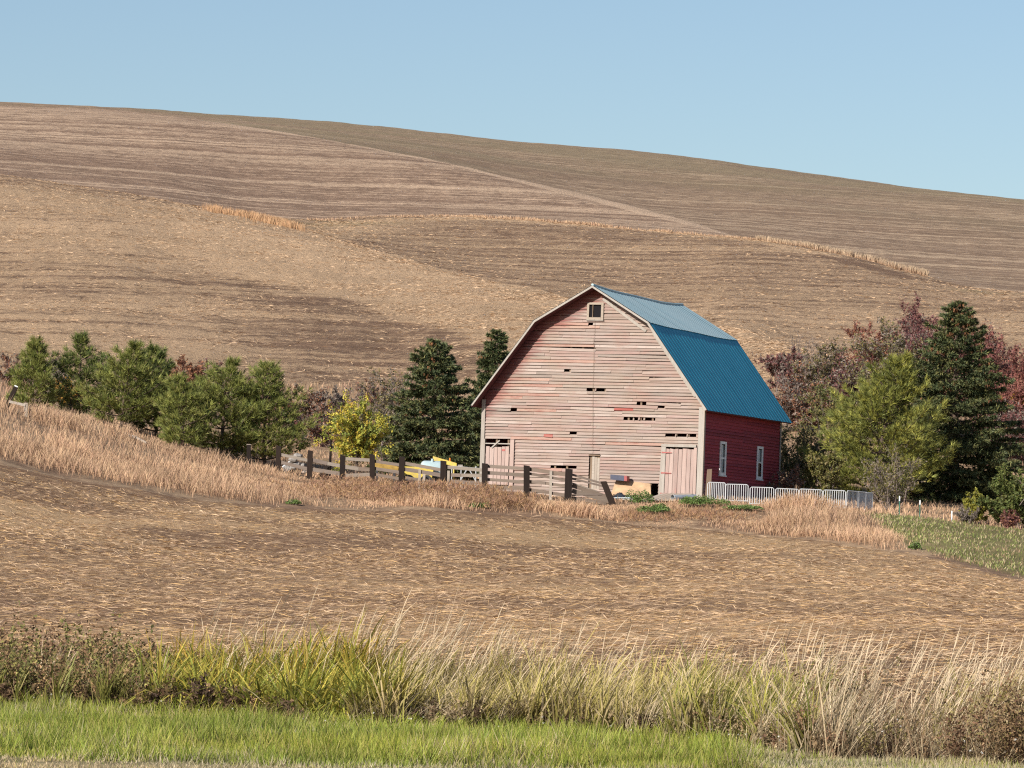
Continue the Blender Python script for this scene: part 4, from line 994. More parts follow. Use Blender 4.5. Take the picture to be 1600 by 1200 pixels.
shrub(322, 262, 2.6, 1.5, 'purplish brown bush beside the rusty red bush', 'bush', 34, 1200, .11, GRY + MAR, M_TWIGR, 12, 1.2, 'bushes in the hollow')
shrub(92, 256, 2.3, 1.4, 'pale grey leafless bush between the two leftmost pines', 'bush', 35, 500, .10, GRY, M_TWIG, 14, 1.3, 'bushes in the hollow')
shrub(105, 247, 1.9, .9, 'small orange bush low between the left pines', 'bush', 36, 1200, .11, ORG, M_TWIG, 9, 1.0, 'bushes in the hollow')
shrub(24, 262, 1.9, 1.5, 'brown bush at the left edge below the hill', 'bush', 37, 1300, .11, RBR + GRY, M_TWIGR, 11, 1.0, 'bushes in the hollow')
shrub(165, 262, 1.9, 1.3, 'dark grey brown bush behind the second and third pines', 'bush', 38, 800, .10, GRY, M_TWIG, 11, 1.2, 'bushes in the hollow')
shrub(480, 268, 1.6, 1.5, 'low brown bush in the hollow right of the pines', 'bush', 39, 1200, .11, RBR + GRY, M_TWIG, 11, 1.0, 'bushes in the hollow')
shrub(530, 272, 1.5, 1.7, 'low purplish bush at the hill foot above the yellow tree', 'bush', 40, 900, .11, GRY, M_TWIGR, 12, 1.1, 'bushes in the hollow')
shrub(500, 252, 2.2, 1.5, 'tangled rusty brown bush directly left of the yellow tree', 'bush', 41, 1500, .11, RBR + GRY, M_TWIGR, 12, 1.0, 'bushes in the hollow')
shrub(575, 262, 2.0, 1.6, 'grey brown bush showing above the yellow tree', 'bush', 42, 900, .1, GRY + OLV, M_TWIG, 12, 1.1, 'bushes in the hollow')
shrub(1248, 234, 4.6, 1.9, 'half bare olive tree beside the rear corner of the barn', 'tree', 51, 2600, .11, OLV, M_TWIG, 14, 1.2, 'trees right of the barn', 'olive_tree')
shrub(1222, 262, 3.6, 1.4, 'thin leafless grey tree just behind the blue roof', 'tree', 52, 350, .09, GRY, M_TWIG, 10, 1.3, 'trees right of the barn', 'bare_tree')
shrub(1272, 282, 3.4, 1.8, 'hazy grey leafless thicket on the bank below the hill', 'bush', 53, 300, .09, GRY, M_TWIG, 18, 1.4, 'bushes on the right bank')
shrub(1318, 250, 5.2, 2.3, 'tall dull green tree between the barn and the large pine', 'tree', 54, 4600, .13, OLV + [(.13, .15, .05)], M_TWIG, 15, 1.1, 'trees right of the barn', 'dull_green_tree')
shrub(1400, 256, 6.3, 2.5, 'tall olive tree behind the large yellow green pine', 'tree', 55, 5200, .13, OLV + GRY, M_TWIG, 15, 1.1, 'trees right of the barn', 'olive_tree')
shrub(1432, 282, 4.7, 2.5, 'maroon shrub rising highest behind the spruce', 'bush', 56, 5200, .12, MAR, M_TWIGR, 18, 1.2, 'bushes on the right bank')
shrub(1360, 280, 4.0, 2.0, 'rust red shrub left of the maroon one', 'bush', 57, 3000, .12, RED + RBR, M_TWIGR, 16, 1.1, 'bushes on the right bank')
shrub(1535, 272, 4.6, 2.3, 'red shrub right of the tall spruce', 'bush', 58, 4200, .12, RED + MAR, M_TWIGR, 18, 1.2, 'bushes on the right bank')
shrub(1592, 262, 4.6, 2.2, 'bright red shrub cut by the right edge', 'bush', 59, 4600, .12, RED, M_TWIGR, 18, 1.2, 'bushes on the right bank')
shrub(1552, 250, 2.6, 1.4, 'greyish pink twiggy shrub below the red ones', 'bush', 60, 900, .1, GRY + MAR, M_TWIGR, 14, 1.2, 'bushes on the right bank')
shrub(1582, 262, 2.7, 1.1, 'small orange shrub near the right edge', 'bush', 61, 1700, .11, ORG, M_TWIG, 10, 1.0, 'bushes on the right bank')
shrub(1392, 215, 3.0, 1.35, 'bare pinkish grey shrub in front of the large pine', 'bush', 62, 700, .09, OLV + GRY, M_TWIG, 12, 1.2, 'shrubs at the pasture edge')
shrub(1525, 208, 1.5, .75, 'small yellow green bush at the edge of the spruce shade', 'bush', 63, 1900, .09, [(.34, .30, .05), (.28, .27, .05), (.2, .2, .05)], M_TWIG, 9, .9, 'shrubs at the pasture edge')
shrub(1512, 206.5, .8, .6, 'low grey dead bush under the small yellow green bush', 'bush', 64, 500, .07, GRY, M_TWIG, 10, 1.0, 'shrubs at the pasture edge')
shrub(1586, 207, 2.9, 1.4, 'green leafy bush at the right edge by the pasture', 'bush', 65, 4200, .11, GRN, M_TWIG, 13, 1.0, 'shrubs at the pasture edge')
shrub(1574, 204, .8, .55, 'small reddish brown bush in front of the green leafy bush', 'bush', 66, 700, .07, RBR + MAR, M_TWIGR, 9, 1.0, 'shrubs at the pasture edge')
shrub(1286, 222, 2.6, 1.0, 'yellow green low bush behind the pen panels', 'bush', 67, 2200, .11, [(.17, .17, .04), (.2, .18, .05)] + OLV, M_TWIG, 9, 1.0, 'shrubs at the pasture edge')
shrub(1235, 222, 1.8, 1.1, 'brown twiggy bush behind the pen at the barn corner', 'bush', 68, 700, .09, RBR + GRY, M_TWIGR, 12, 1.1, 'shrubs at the pasture edge')
THL = ['maroon grey bush right behind the lower edge of the blue roof', 'rusty grey bush just right of the barn roof', 'grey olive bush on the bank between the barn and the rust red shrub',
       'maroon tinged bush at the foot of the rust red shrub', 'olive grey bush behind the top of the large yellow green pine', 'tall maroon grey bush touching the left side of the tall spruce',
       'dark red bush hidden mostly behind the tall spruce', 'reddish grey bush on the bank right of the spruce top', 'maroon bush at the right edge below the bright red shrub', 'grey red bush beside the small orange shrub']
BRL = ['low maroon brush above the leftmost pine', 'russet brush at the hill foot above the third pine', 'low maroon brush at the hill foot above the broad pines', 'russet brush just right of the last pine crown',
       'low maroon brush between the last pine and the yellow tree', 'russet brush at the hill foot above and right of the yellow tree', 'maroon brush at the hill foot left of the dark spruce']
for i, (px, Y, H, Rr) in enumerate([(1230, 278, 2.6, 2.0), (1255, 262, 3.2, 2.0), (1290, 272, 3.6, 2.2), (1330, 268, 3.6, 2.2), (1385, 270, 4.6, 2.3), (1450, 274, 5.0, 2.3), (1500, 278, 4.2, 2.4), (1560, 276, 4.0, 2.4), (1600, 252, 3.0, 1.8), (1545, 258, 3.0, 1.8)]):
    shrub(px, Y, H, Rr, THL[i], 'bush', 140 + i, 2400, .13, [MAR + GRY, GRY + RBR, GRY + OLV, GRY + MAR, OLV + GRY, MAR + GRY, MAR + RED, RED + GRY, MAR + GRY, GRY + RED][i], M_TWIGR, 16, 1.1, 'bushes massed in the right thicket')
for i, (px, Y, H, Rr) in enumerate([(60, 268, 1.5, 1.8), (215, 270, 1.7, 1.8), (370, 268, 1.6, 1.8), (425, 262, 1.8, 1.8), (455, 255, 1.6, 1.5), (600, 276, 1.6, 1.9), (640, 268, 2.2, 1.8)]):
    shrub(px, Y, H, Rr, BRL[i], 'brush', 160 + i, 1100, .11, RBR + GRY if i % 2 else GRY + MAR, M_TWIGR, 12, 1.1, 'brush along the foot of the hill')
weeds = [(1092, 206.6, .55, 1.0, 'bright green weed clump at the foot of the barn corner'), (1016, 203.2, .5, .95, 'green weed clump below the loose planks'), (1000, 207.2, .75, .55, 'green weed clump beside the dark tarpaulin'),
         (752, 200.5, .3, .5, 'small green weed patch on bare soil before the fence'), (1432, 187.5, .4, .25, 'small dark green weed at the field edge'), (1160, 205.8, .25, 1.0, 'thin green weeds in front of the pen panels'), (460, 195.5, .25, .35, 'tiny green weed at the left field edge')]
def weed(px, Y, h, r, label, seed):
    g = np.random.default_rng(seed); o = empty('weed_clump', on_ground(px, Y), label, 'weed', 'green weed clumps'); n = int(2600 * r)
    cx, cy_, cr = g.normal(0, .45 * r, 9), g.normal(0, .3 * r, 9), g.uniform(.3, .6, 9) * r
    i = g.integers(0, 9, n); a = g.uniform(0, 6.28, n); q = np.sqrt(g.random(n)); hh = h * g.uniform(.55, 1.1, 9)[i] * np.sqrt(1 - .8 * q * q) * g.uniform(.25, 1, n) ** .6
    P = np.stack([cx[i] + cr[i] * q * np.cos(a), cy_[i] + cr[i] * q * np.sin(a), hh], 1)
    S = [((cx[k], cy_[k], -.03), (cx[k] + g.normal(0, .1), cy_[k] + g.normal(0, .1), h * .7), .012, .005) for k in range(9)]
    V, Q = seg_tubes(S, 3); mesh_np('stems', V, [Q], M_TWIG, o)
    V, Fs, C = leaves(P, .075, pick([(.12, .20, .05), (.17, .25, .07), (.09, .15, .04), (.22, .27, .10)], n, g, .2), g, .5); mesh_np('foliage', V, Fs, M_LEAF, o, C)
for i, (px, Y, h, r, lb) in enumerate(weeds): weed(px, Y, h, r, lb, 80 + i)

# ------------------------------------------------------------------ straw, grass
def sample(ka, kb, n, tmax=.142, p=1.0):
    """n points between two control lines of the terrain, evenly by azimuth and distance"""
    t = rg.uniform(-tmax, tmax, n); a, b = cy(ka, t), cy(kb, t); Y = a + (b - a) * rg.random(n) ** p; X = t * Y
    return X, Y
def stuff(name, V, Fs, C, mat, label, cat): return tag(mesh_np(name, V, Fs, mat, None, np.clip(C, .004, .95)), label, cat, None, 'stuff')
def straw(ka, kb, n, ln, w, pal, keep, zoff=.01, p=1.0, tilt=.12):
    X, Y = sample(ka, kb, n, .142, p); k = keep(X, Y) > rg.random(n); X, Y = X[k], Y[k]; n = len(X)
    az = rg.uniform(0, 3.1416, n); az = np.where(rg.random(n) < .25, rg.normal(0.0, .5, n), az)
    L_ = ln * rg.uniform(.4, 1.3, n); P = np.stack([X, Y, ground(X, Y)], 1); P[:, 2] += zoff * rg.uniform(.2, 2.2, n)
    d = np.stack([np.cos(az), np.sin(az), rg.normal(0, tilt, n)], 1) * L_[:, None]
    slope = ground(X + d[:, 0], Y + d[:, 1]) - ground(X, Y); d[:, 2] += slope
    s = np.stack([-np.sin(az), np.cos(az), rg.normal(0, .6, n)], 1); s = unit(s) * (w * rg.uniform(.6, 1.4, n))[:, None] * .5
    mid = P + d * .5; mid[:, 2] += np.abs(rg.normal(0, .25 * zoff * 3, n)); e = P + d
    V = np.stack([P, mid + s, mid - s, e], 1).reshape(-1, 3); o = np.arange(n)[:, None] * 4
    return V, [np.concatenate([o + np.array([[0, 1, 2]]), o + np.array([[2, 1, 3]])])], np.repeat(pick(pal, n, rg, .14), 4, 0)
STR = [(0.580, 0.396, 0.238), (0.540, 0.350, 0.176), (0.640, 0.451, 0.290), (0.460, 0.304, 0.185), (0.340, 0.221, 0.141), (0.560, 0.350, 0.158), (0.220, 0.133, 0.084)]
def kf(X, Y):
    n = fbm(X, Y, .05, 3); m = fbm(X, Y, .35, 71)
    return (.45 + .75 * sm(vnoise(X * .06 + .25 * np.sin(Y * .05), Y * .9, 1, 73), .35, .65)) * (1 - .3 * sm(fbm(X * .8 + Y * .25, Y, .035, 23), .46, .6)) * np.clip(.6 + .45 * sm(n, .42, .66) + .4 * sm(m, .45, .65) + .15 * sm(X / Y, 0, .1), 0, 1) * (.25 + .75 * sm(cy(8, X / Y) - Y, .5, 4))
V, Fs, C = merge([straw(5, 7, 190000, .42, .0135, STR, kf, .014, 1, .12), straw(7, 8, 105000, .42, .019, STR, kf, .018, 1, .12)])
stuff('field_straw', V, Fs, C, M_STRAW, 'cut straw scattered over the stubble field below the barn', 'straw')
def kd(X, Y):
    z = ground(X, Y); px, py = to_px(X, Y, z); mk = m_hd(X, Y, px, py, None); return (.4 + .8 * sm(vnoise(X * .05, z * 1.4, 1, 77), .35, .65)) * np.clip(.42 + 1.3 * mk[:, 0] - .5 * mk[:, 2] + .5 * (fbm(X, Y, .2, 75) - .5), 0, 1)
V, Fs, C = straw(11, 12, 150000, .55, .045, [(0.540, 0.368, 0.229), (0.490, 0.331, 0.202), (0.600, 0.414, 0.264), (0.400, 0.267, 0.167)], kd, .03, .9)
stuff('hill_straw', V, Fs, C, M_STRAW, 'straw litter over the near hill behind the trees', 'straw')
def ke(X, Y):
    z = ground(X, Y); px, py = to_px(X, Y, z); mk = m_he(X, Y, px, py, None); return np.clip(.40 + .9 * mk[:, 0] - .6 * mk[:, 2], 0, 1)
V, Fs, C = straw(13, 15, 75000, .65, .07, [(0.460, 0.304, 0.185), (0.420, 0.276, 0.163), (0.520, 0.350, 0.211)], ke, .03, .9)
stuff('middle_hill_straw', V, Fs, C, M_STRAW, 'straw litter over the middle hill right of the near slope', 'straw')

def field_blades(ka, kb, n, keep, ln, w, c0, c1, p=1.0, tl=(.15, .35), bd=(.2, .9), segs=3, az=None):
    X, Y = sample(ka, kb, n, .142, p); k = keep(X, Y) > rg.random(n); X, Y = X[k], Y[k]; n = len(X)
    P = np.stack([X, Y, ground(X, Y) - .02], 1); pal = rg.integers(0, len(c0), n)
    a = rg.uniform(0, 6.28, n) if az is None else rg.normal(az, .8, n)
    j = (1 + rg.normal(0, .13, (n, 1))) * (.72 + .66 * fbm(X, Y, .32, 131))[:, None]; lf = ln(X, Y) * rg.uniform(.55, 1.25, n)
    return arc_blades(P, a, rg.uniform(*tl, n), rg.uniform(*bd, n), lf, w * rg.uniform(.7, 1.3, n), np.array(c0)[pal] * j, np.array(c1)[pal % len(c1)] * j, segs)
TAN0 = [(.42, .26, .16), (.38, .23, .145), (.33, .20, .12)]; TAN1 = [(.60, .405, .255), (.54, .35, .24), (.62, .44, .27)]
def kb_(X, Y):
    t = X / Y; f = (Y - cy(8, t)) / (cy(9, t) - cy(8, t)); px, py = to_px(X, Y, ground(X, Y)); gr = m_bank(X, Y, px, py, None)[:, 1]
    c = sm(fbm(X, Y, .22, 81), .36, .56); yard = sm(px, 930, 980) * (1 - sm(px, 1180, 1240))
    return np.clip(.15 + c, 0, 1) * (1 - .96 * gr) * (1 - .15 * yard) * sm(f, .02, .25 + .25 * sm(px, 500, 900) * (1 - sm(px, 1150, 1250)))
def lb_(X, Y):
    px, py = to_px(X, Y, ground(X, Y)); f = (Y - cy(8, X / Y)) / (cy(9, X / Y) - cy(8, X / Y)); low = 1 - .80 * sm(f, .42, .70) * sm(px, 400, 460) * (1 - sm(px, 930, 960)) - .68 * sm(px, 925, 985) * (1 - sm(px, 1165, 1230)) ; low = low * (1 - .72 * sm(px + 60 * (vnoise(X, Y, .5, 87) - .5), 1350, 1470)); return low * (.20 + .52 * sm(fbm(X, Y, .3, 83), .36, .66) + .2 * (1 - sm(px, 250, 500)) + .3 * sm(px, 1180, 1230) * (1 - sm(px, 1300, 1380)) + .1 * (vnoise(X, Y, 1.1, 84) - .5))
V, Fs, C = merge([field_blades(8, 9, 190000, kb_, lb_, .021, TAN0, TAN1, segs=2)])
stuff('dry_bank_grass', V, Fs, C, M_DRY, 'tall pinkish tan dry grass on the bank between field and fence', 'dry grass')
def pxs0(X, Y): return to_px(X, Y, ground(X, Y))
def kw(X, Y):
    px, py = to_px(X, Y, ground(X, Y)); f = (Y - cy(8, X / Y)) / (cy(9, X / Y) - cy(8, X / Y))
    return (sm(px, 380, 480) * (1 - sm(px, 925, 965)) + .5 * sm(px, 930, 970) * (1 - sm(px, 1150, 1210))) * sm(fbm(X, Y, .35, 85), .46, .56) * sm(f, .12, .3) * (1 - sm(f, .5, .62))
X, Y = sample(8, 9, 60000); k = kw(X, Y) > rg.random(len(X)); X, Y = X[k], Y[k]
pxw, _ = pxs0(X, Y); cz = (1 - .7 * sm(pxw, 920, 980)) * rg.random(len(X)) ** .7 * (.30 + .55 * sm(fbm(X, Y, .35, 85), .5, .66)); P = np.stack([X, Y, ground(X, Y) + cz], 1)
D = unit(np.stack([rg.normal(0, .5, len(X)), rg.normal(0, .5, len(X)), np.full(len(X), .8)], 1))
V, Fs, C = tufts(P, D, 4, .26, .022, .5, pick([(.40, .24, .12), (.34, .20, .12), (.46, .29, .15), (.28, .16, .11), (.36, .2, .13)], len(P)))
stuff('brown_weeds', V, Fs, C, M_DRY, 'rusty brown dead weeds in front of the rail fence', 'dead weeds')
def kg(X, Y):
    px, py = to_px(X, Y, ground(X, Y)); return m_bank(X, Y, px, py, None)[:, 1] * (.4 + .6 * sm(fbm(X, Y, .25, 91), .4, .6))
V, Fs, C = field_blades(8, 9, 60000, kg, lambda X, Y: .16 + 0 * X, .03, [(.16, .19, .05), (.20, .22, .07), (.36, .30, .17)], [(.26, .30, .09), (.34, .33, .12), (.52, .42, .26)])
stuff('pasture_grass', V, Fs, C, M_GRASS, 'short green pasture grass at the right beyond the field', 'grass')
# yard and hollow
def ky(X, Y):
    px, py = to_px(X, Y, ground(X, Y)); dx = (X - BX) * math.cos(YAW) - (Y - BY) * math.sin(YAW); dy = (X - BX) * math.sin(YAW) + (Y - BY) * math.cos(YAW)
    inside = (dx > -W - .4) & (dx < .4) & (dy > -1.8) & (dy < L)
    return np.where(inside, 0, .35 + .6 * sm(fbm(X, Y, .15, 95), .4, .6))
V, Fs, C = merge([field_blades(9, 10, 30000, ky, lambda X, Y: .3 + 0 * X, .03, TAN0, TAN1, segs=2), field_blades(10, 11, 18000, lambda X, Y: .3 + .7 * sm(fbm(X, Y, .1, 97), .42, .6), lambda X, Y: .5 + 0 * X, .04, TAN0 + [(.3, .17, .12)], TAN1 + [(.42, .25, .18)], segs=2)])
stuff('hollow_grass', V, Fs, C, M_DRY, 'dry grass in the yard and the hollow under the hill', 'dry grass')
# rough grass left along the field edges on the hills
def along(pts, x0, x1, n, spread, ln, w, c0, c1, kp=None):
    p = np.array(pts, float); x = rg.uniform(x0, x1, n); y = np.interp(x, p[:, 0], p[:, 1]); d = np.interp(x, p[:, 0], p[:, 2])
    t, _ = ray(x, y); Y = d + rg.normal(0, spread, n); X = t * Y
    if kp is not None:
        q = rg.random(n) < kp(X, Y, x); X, Y = X[q], Y[q]; n = len(X)
    P = np.stack([X, Y, ground(X, Y) - .02], 1); i = rg.integers(0, len(c0), n)
    return arc_blades(P, rg.uniform(0, 6.28, n), rg.uniform(.05, .3, n), rg.uniform(.1, .6, n), ln * rg.uniform(.5, 1.2, n), w * rg.uniform(.7, 1.3, n), np.array(c0)[i], np.array(c1)[i % len(c1)], 2)
V, Fs, C = merge([along(EC, 480, 1180, 5000, 1.2, .55, .12, TAN0, TAN1, lambda X, Y, x: .3 + .7 * (vnoise(x, x * 0, .03, 5) > .45)), along(EC, 1180, 1450, 7000, 1.6, .85, .08, TAN0, [(.52, .40, .27), (.46, .34, .24)], lambda X, Y, x: .35 + .65 * (vnoise(x, x * 0, .05, 6) > .4))])
stuff('track_grass', V, Fs, C, M_DRY, 'pale rough grass along the field track across the hill', 'dry grass')
V, Fs, C = along([(x, y, d + 4) for x, y, d in DC], 305, 478, 15000, 9, .95, .06, [(.38, .21, .11), (.42, .25, .13)], [(.54, .32, .18), (.58, .38, .22)], lambda X, Y, x: sm(x, 305, 390) * sm(x, 478, 440) * (.3 + .6 * (vnoise(x, x * 0, .06, 7) > .4)))
stuff('orange_grass_patch', V, Fs, C, M_DRY, 'patch of orange grass in the fold of the hill at left', 'dry grass')

# roadside: lawn, ditch reeds, seed stems, brown weeds
def pxs(X, Y): return to_px(X, Y, ground(X, Y))
X, Y = sample(2, 3, 165000, .15, .9); X = np.concatenate([X, rg.uniform(-.15, .15, 22000) * 50]); Y = np.concatenate([Y, rg.uniform(46.5, 53.5, 22000)]); X[-22000:] *= Y[-22000:] / 50
px, py = pxs(X, Y); n1 = fbm(X, Y, .5, 101); edge_ = sm(Y + 3 * (n1 - .5) + 1.5 * sm(px, 1050, 1250), 50.2, 52.6)
grn = edge_ * (1 - .8 * sm(px, 1130, 1230)); k = rg.random(len(X)) < (.45 + .55 * sm(n1, .35, .6)); X, Y, px, grn, n1 = X[k], Y[k], px[k], grn[k], n1[k]; n = len(X)
isg = rg.random(n) < .06 + grn * (.74 + .22 * sm(fbm(X, Y, .45, 119), .35, .55))
i = rg.integers(0, 4, n); G0 = np.array([(.11, .14, .025), (.14, .17, .03), (.17, .19, .04), (.22, .2, .06)]); G1 = np.array([(.25, .33, .038), (.34, .40, .05), (.43, .44, .08), (.50, .44, .14)])
D0 = np.array([(.34, .27, .16), (.4, .32, .2), (.3, .24, .14), (.26, .22, .11)]); D1 = np.array([(.55, .46, .3), (.62, .52, .36), (.48, .39, .25), (.42, .38, .2)])
pt = fbm(X, Y, .35, 113); tone = (.55 + .9 * fbm(X, Y, .9, 103))[:, None] * (1 + np.stack([.5 * (pt - .45), .22 * (pt - .45), 0 * pt], 1)) * (1 + rg.normal(0, .12, (n, 1)))
c0 = np.where(isg[:, None], G0[i], D0[i]) * tone; c1 = np.where(isg[:, None], G1[i], D1[i]) * tone
V, Fs, C = arc_blades(np.stack([X, Y, ground(X, Y) - .01], 1), rg.uniform(0, 6.28, n), rg.uniform(.05, .5, n), rg.uniform(.2, 1.2, n), (.04 + .08 * grn + .62 * np.clip(fbm(X, Y, 1.1, 109) - .44, 0, 1) * (.25 + grn)) * rg.uniform(.5, 1.3, n), .019 * rg.uniform(.7, 1.4, n), c0, c1, 1)
stuff('roadside_lawn', V, Fs, C, M_GRASS, 'bright green roadside grass turning to dry turf at the bottom', 'grass')

def wide(x0, x1): return (x0 - 280 if x0 <= 40 else x0), (x1 + 280 if x1 >= 1600 else x1)     # carry on a little beyond the frame
def more(n, x0, x1): a, b = wide(x0, x1); return int(n * (b - a) / (x1 - x0))
def ditch(n, x0, x1, f0=0.0, f1=1.0, clump=None):
    x0, x1 = wide(x0, x1)
    t = rg.uniform(*ray([x0, x1], [1080, 1080])[0], n); a, b = cy(3, t), cy(5, t); f = rg.uniform(f0, f1, n); Y = a + (b - a) * f; X = t * Y
    if clump is not None:
        k = clump(X, Y) > rg.random(n); X, Y, f = X[k], Y[k], f[k]
    return X, Y, f
def reeds(n, x0, x1, ln, w, c0, c1, tl, bd, az, azs, f0=0, f1=1, segs=5, clump=None, lift=0.0):
    # tussocks: leaves share a root, a lean and a size
    n = more(n, x0, x1); nc = max(8, n // 26); X, Y, f = ditch(nc, x0, x1, f0, f1, clump)
    x0, x1 = wide(x0, x1); fade = (x1 - x0) * .10; pc, _ = to_px(X, Y, ground(X, Y)); kk = rg.random(len(X)) < np.clip(np.minimum(pc - x0, x1 - pc) / fade + .15, 0, 1); X, Y = X[kk], Y[kk]
    idx = rg.integers(0, len(X), n); azc = rg.normal(az, azs, len(X)); lc = rg.uniform(.6, 1.2, len(X)); tc = rg.uniform(.75, 1.25, len(X)); bc = rg.uniform(.6, 1.3, len(X))
    X = X[idx] + rg.normal(0, .07, n); Y = Y[idx] + rg.normal(0, .07, n); CZ_ = (azc[idx], lc[idx], tc[idx][:, None], bc[idx])
    P = np.stack([X, Y, ground(X, Y) - .02 + lift * rg.random(n)], 1); i = rg.integers(0, len(c0), n); j = (1 + rg.normal(0, .14, (n, 1))) * (.75 + .5 * fbm(X, Y, .6, 105))[:, None] * CZ_[2]
    return arc_blades(P, CZ_[0] + rg.normal(0, .9, n), rg.uniform(*tl, n), rg.uniform(*bd, n) * CZ_[3], ln * rg.uniform(.45, 1.2, n) * CZ_[1] * (.8 + .4 * fbm(X, Y, .45, 107)), w * rg.uniform(.6, 1.3, n), np.array(c0)[i] * j, np.array(c1)[i % len(c1)] * j, segs)
GR0 = [(.06, .065, .018), (.085, .095, .022), (.11, .105, .026)]; GR1 = [(.28, .31, .055), (.44, .41, .07), (.60, .48, .09), (.64, .44, .08)]
OL0 = [(.10, .085, .03), (.14, .11, .04), (.19, .14, .065)]; OL1 = [(.46, .39, .10), (.55, .45, .15), (.62, .48, .25), (.40, .37, .07)]
TN0 = [(.26, .19, .11), (.33, .25, .15)]; TN1 = [(.55, .44, .29), (.62, .50, .34)]
parts = [reeds(7500, 215, 620, 1.25, .032, GR0, GR1[:3] + GR1[2:3], (.02, .40), (.5, 1.9), -0.6, 1.4, .10, 1, segs=4), reeds(3000, 230, 610, 1.0, .034, GR0, GR1, (.1, .6), (1.2, 2.6), -1.3, .8, .08, .4, 4),
         reeds(2200, 240, 600, 1.3, .028, GR0, [(.52, .40, .07), (.58, .40, .08), (.56, .34, .06)], (.02, .3), (.4, 1.6), 0.0, 1.4, .3, 1, 4),
         reeds(11000, 560, 1120, 1.15, .021, OL0, OL1, (.05, .40), (.4, 1.7), 0.25, 1.0, segs=3),
         reeds(6500, 1040, 1290, 1.0, .022, OL0 + GR0, OL1 + GR1[:2], (.05, .45), (.4, 1.7), 0.3, 1.1, segs=3),
         reeds(4500, -30, 260, .9, .024, GR0 + OL0, [(.26, .27, .06), (.36, .33, .09), (.46, .38, .16)], (.05, .5), (.4, 1.6), 0.3, 1.3, segs=3),
         reeds(5000, -40, 1180, .30, .012, [(.13, .16, .03), (.17, .19, .04)], [(.34, .37, .06), (.44, .43, .09)], (.05, .5), (.3, 1.4), 0.2, 2, -.06, .10, 3), reeds(3500, 1440, 1620, .95, .014, OL0, OL1, (.05, .4), (.4, 1.4), 0.3, 1.1, .45, 1, 3)]
V, Fs, C = merge(parts); stuff('ditch_reeds', V, Fs, C, M_GRASS, 'green and yellow long leaved reed grass in the roadside ditch', 'reed grass')
parts = [reeds(6500, 540, 1150, 1.0, .012, TN0, TN1, (.2, 1.0), (.2, 1.6), 0.1, 1.0, 0, .7, 2), reeds(1600, 210, 600, .6, .016, [(.16, .09, .05), (.2, .12, .06)], [(.40, .30, .10), (.46, .32, .14)], (.2, .9), (.8, 2.4), -.6, 1.2, .05, .3, 5), reeds(700, 1180, 1330, 1.1, .014, TN0, TN1, (.25, .8), (.1, .5), .2, .5, 0, .25, 4),
         reeds(900, 200, 600, .9, .013, TN0, TN1, (.4, 1.2), (.3, 1.5), .1, 1.0, 0, .35, 4), reeds(900, 0, 240, 1.0, .012, TN0, TN1, (.4, 1.3), (.2, 1.2), .1, .8, 0, .5, 4), reeds(1500, 1250, 1620, .9, .011, TN0, TN1, (.3, 1.1), (.2, 1.0), .1, .9, 0, .6, 4)]
V, Fs, C = merge(parts); stuff('fallen_reeds', V, Fs, C, M_DRY, 'bent dead tan reed stalks along the front of the ditch', 'dead reeds')
def seeds(n, x0, x1, ln, f0=.45, f1=1.15, clump=None):
    n = more(n, x0, x1)
    X, Y, f = ditch(n, x0, x1, f0, f1, clump); n = len(X); P = np.stack([X, Y, ground(X, Y) - .02], 1); j = 1 + rg.normal(0, .1, (n, 1))
    return arc_blades(P, rg.normal(.15, .55, n), rg.uniform(.0, .14, n), rg.uniform(.2, 1.15, n), ln * rg.uniform(.66, 1.12, n), np.full(n, .0042), np.tile([.42, .34, .2], (n, 1)) * j, np.tile([.55, .435, .285], (n, 1)) * j, 8, .0056, np.tile([.56, .44, .30], (n, 1)) * j)
cl = lambda X, Y: sm(fbm(X, Y, .8, 111), .40, .58)
parts = [seeds(1100, 470, 800, 1.55, clump=cl), seeds(300, 920, 1060, 1.45, clump=cl), seeds(1450, 1170, 1620, 1.38, clump=cl), seeds(420, 0, 300, 1.35, clump=cl), seeds(26, 300, 420, 1.85), seeds(160, 780, 900, 1.3), seeds(150, 1040, 1180, 1.25), seeds(90, 420, 900, 1.9, clump=cl), seeds(120, 300, 480, 1.4)]
V, Fs, C = merge(parts); stuff('seed_grass', V, Fs, C, M_DRY, 'pale feathery seed stalks standing above the ditch reeds', 'seed grass')
def mound(n, x0, x1, h, pal, f0, f1, seed, sz=.036):
    """leafy dead weeds: plants of several stalks, leaves set along each stalk"""
    n = int(more(n, x0, x1) * .6); npl = max(10, n // 80); X, Y, f = ditch(npl, x0, x1, f0, f1); keep = rg.random(npl) < sm(fbm(X, Y, .9, seed), .25, .5); X, Y = X[keep], Y[keep]; npl = len(X)
    Hp = h * (.45 + .75 * sm(fbm(X, Y, .6, seed + 5), .3, .65)) * rg.uniform(.6, 1.15, npl); k = 6
    sx, sy = rg.normal(0, .22, (npl, k)), rg.normal(0, .22, (npl, k)); sh = rg.uniform(.55, 1.05, (npl, k)); pc = pick(pal, npl, rg, .22)
    i = rg.integers(0, npl, n); j = rg.integers(0, k, n); q = rg.uniform(.12, 1, n) ** .7; hh = Hp[i] * sh[i, j] * q
    P = np.stack([X[i] + sx[i, j] * hh * 1.1 + rg.normal(0, .022, n), Y[i] + sy[i, j] * hh * 1.1 + rg.normal(0, .022, n), hh], 1); P[:, 2] += ground(P[:, 0], P[:, 1])
    return tri_leaves(P, sz * 1.25, pc[i] * (1 + rg.normal(0, .2, (n, 1))), rg)
BRW = [(.24, .15, .08), (.30, .20, .11), (.18, .10, .06), (.34, .25, .14), (.22, .18, .07), (.16, .09, .05)]
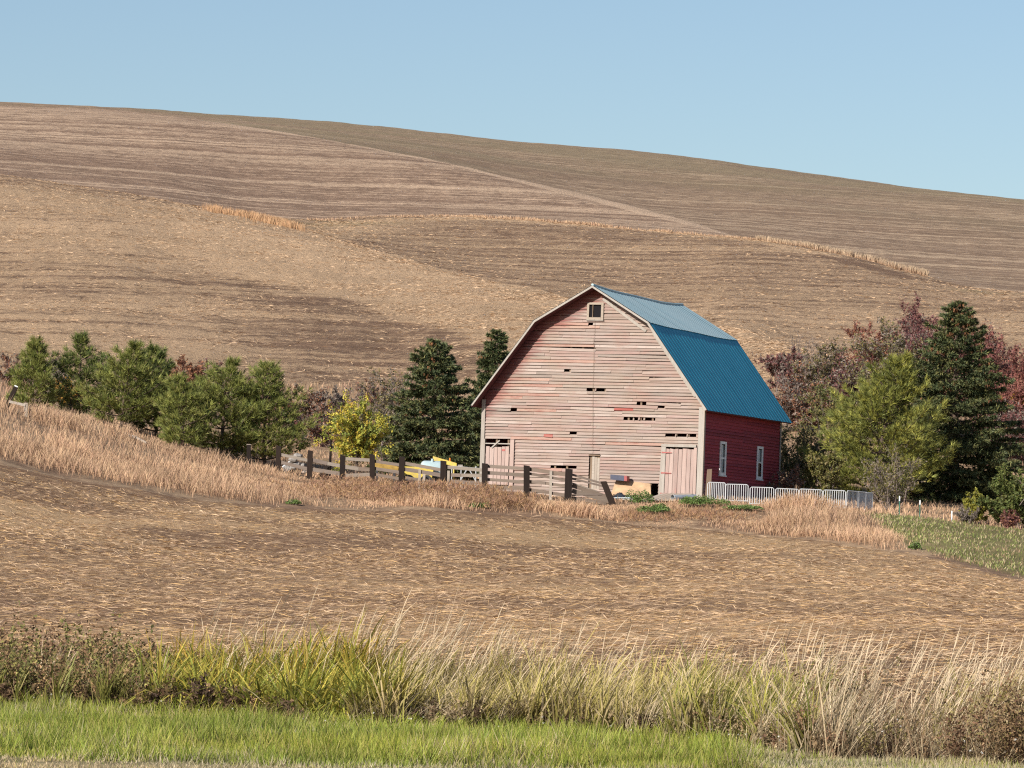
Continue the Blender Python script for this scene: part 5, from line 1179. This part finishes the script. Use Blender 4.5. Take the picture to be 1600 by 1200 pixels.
def stalks(n, x0, x1, h, f0, f1):
    X, Y, f = ditch(n, x0, x1, f0, f1); n = len(X); P = np.stack([X, Y, ground(X, Y) - .02], 1)
    return arc_blades(P, rg.uniform(0, 6.28, n), rg.uniform(0, .5, n), rg.uniform(0, .6, n), h * rg.uniform(.6, 1.15, n), np.full(n, .009), pick([(.2, .12, .07), (.26, .17, .1)], n), pick([(.3, .2, .12), (.34, .25, .15)], n), 3)
DKB_SHADE = [(.085, .05, .03), (.12, .075, .045), (.06, .036, .024), (.15, .10, .05)]  # dead leaves coloured extra dark to paint in shade under the reeds
parts = [mound(70000, 0, 650, .50, DKB_SHADE + BRW[:1], .0, .42, 135, .05), mound(24000, 600, 1250, .38, DKB_SHADE + TN0, 0, .25, 137, .04), mound(60000, 0, 275, 1.05, [(.27, .17, .085), (.34, .22, .11), (.20, .115, .065), (.20, .19, .06), (.25, .22, .07), (.14, .14, .045), (.15, .085, .05)], .03, 1, 121, .046), mound(72000, 1230, 1620, 1.0, BRW, 0, .8, 125), mound(14000, 1080, 1260, .75, BRW + OL0, 0, .6, 127), mound(15000, 180, 420, .8, BRW + OL0, 0.3, 1, 129), stalks(900, 0, 270, 1.0, .05, 1), stalks(1600, 1220, 1620, 1.1, 0, .8)]
V, Fs, C = merge(parts); stuff('dock_weeds', V, Fs, C, M_DRY, 'brown leafy dead weeds filling both ends of the ditch, with darkened leaves as shade under the reeds', 'dead weeds')
X, Y, f = ditch(48, 1330, 1610, -.15, .3); P = np.stack([X, Y, ground(X, Y) + rg.uniform(.1, .55, len(X))], 1)
X, Y, f = ditch(60, 30, 1250, -.2, .1); P = np.concatenate([P, np.stack([X, Y, ground(X, Y) + rg.uniform(.05, .25, len(X))], 1)])
V, Fs, C = tufts(P, np.tile([0, 0, 1.0], (len(P), 1)), 12, .022, .010, .9, pick([(.8, .76, .7)], len(P), rg, .05)); stuff('thistle_down', V, Fs, C, M_DRY, 'tiny white thistle tufts along the front of the ditch', 'thistle down')
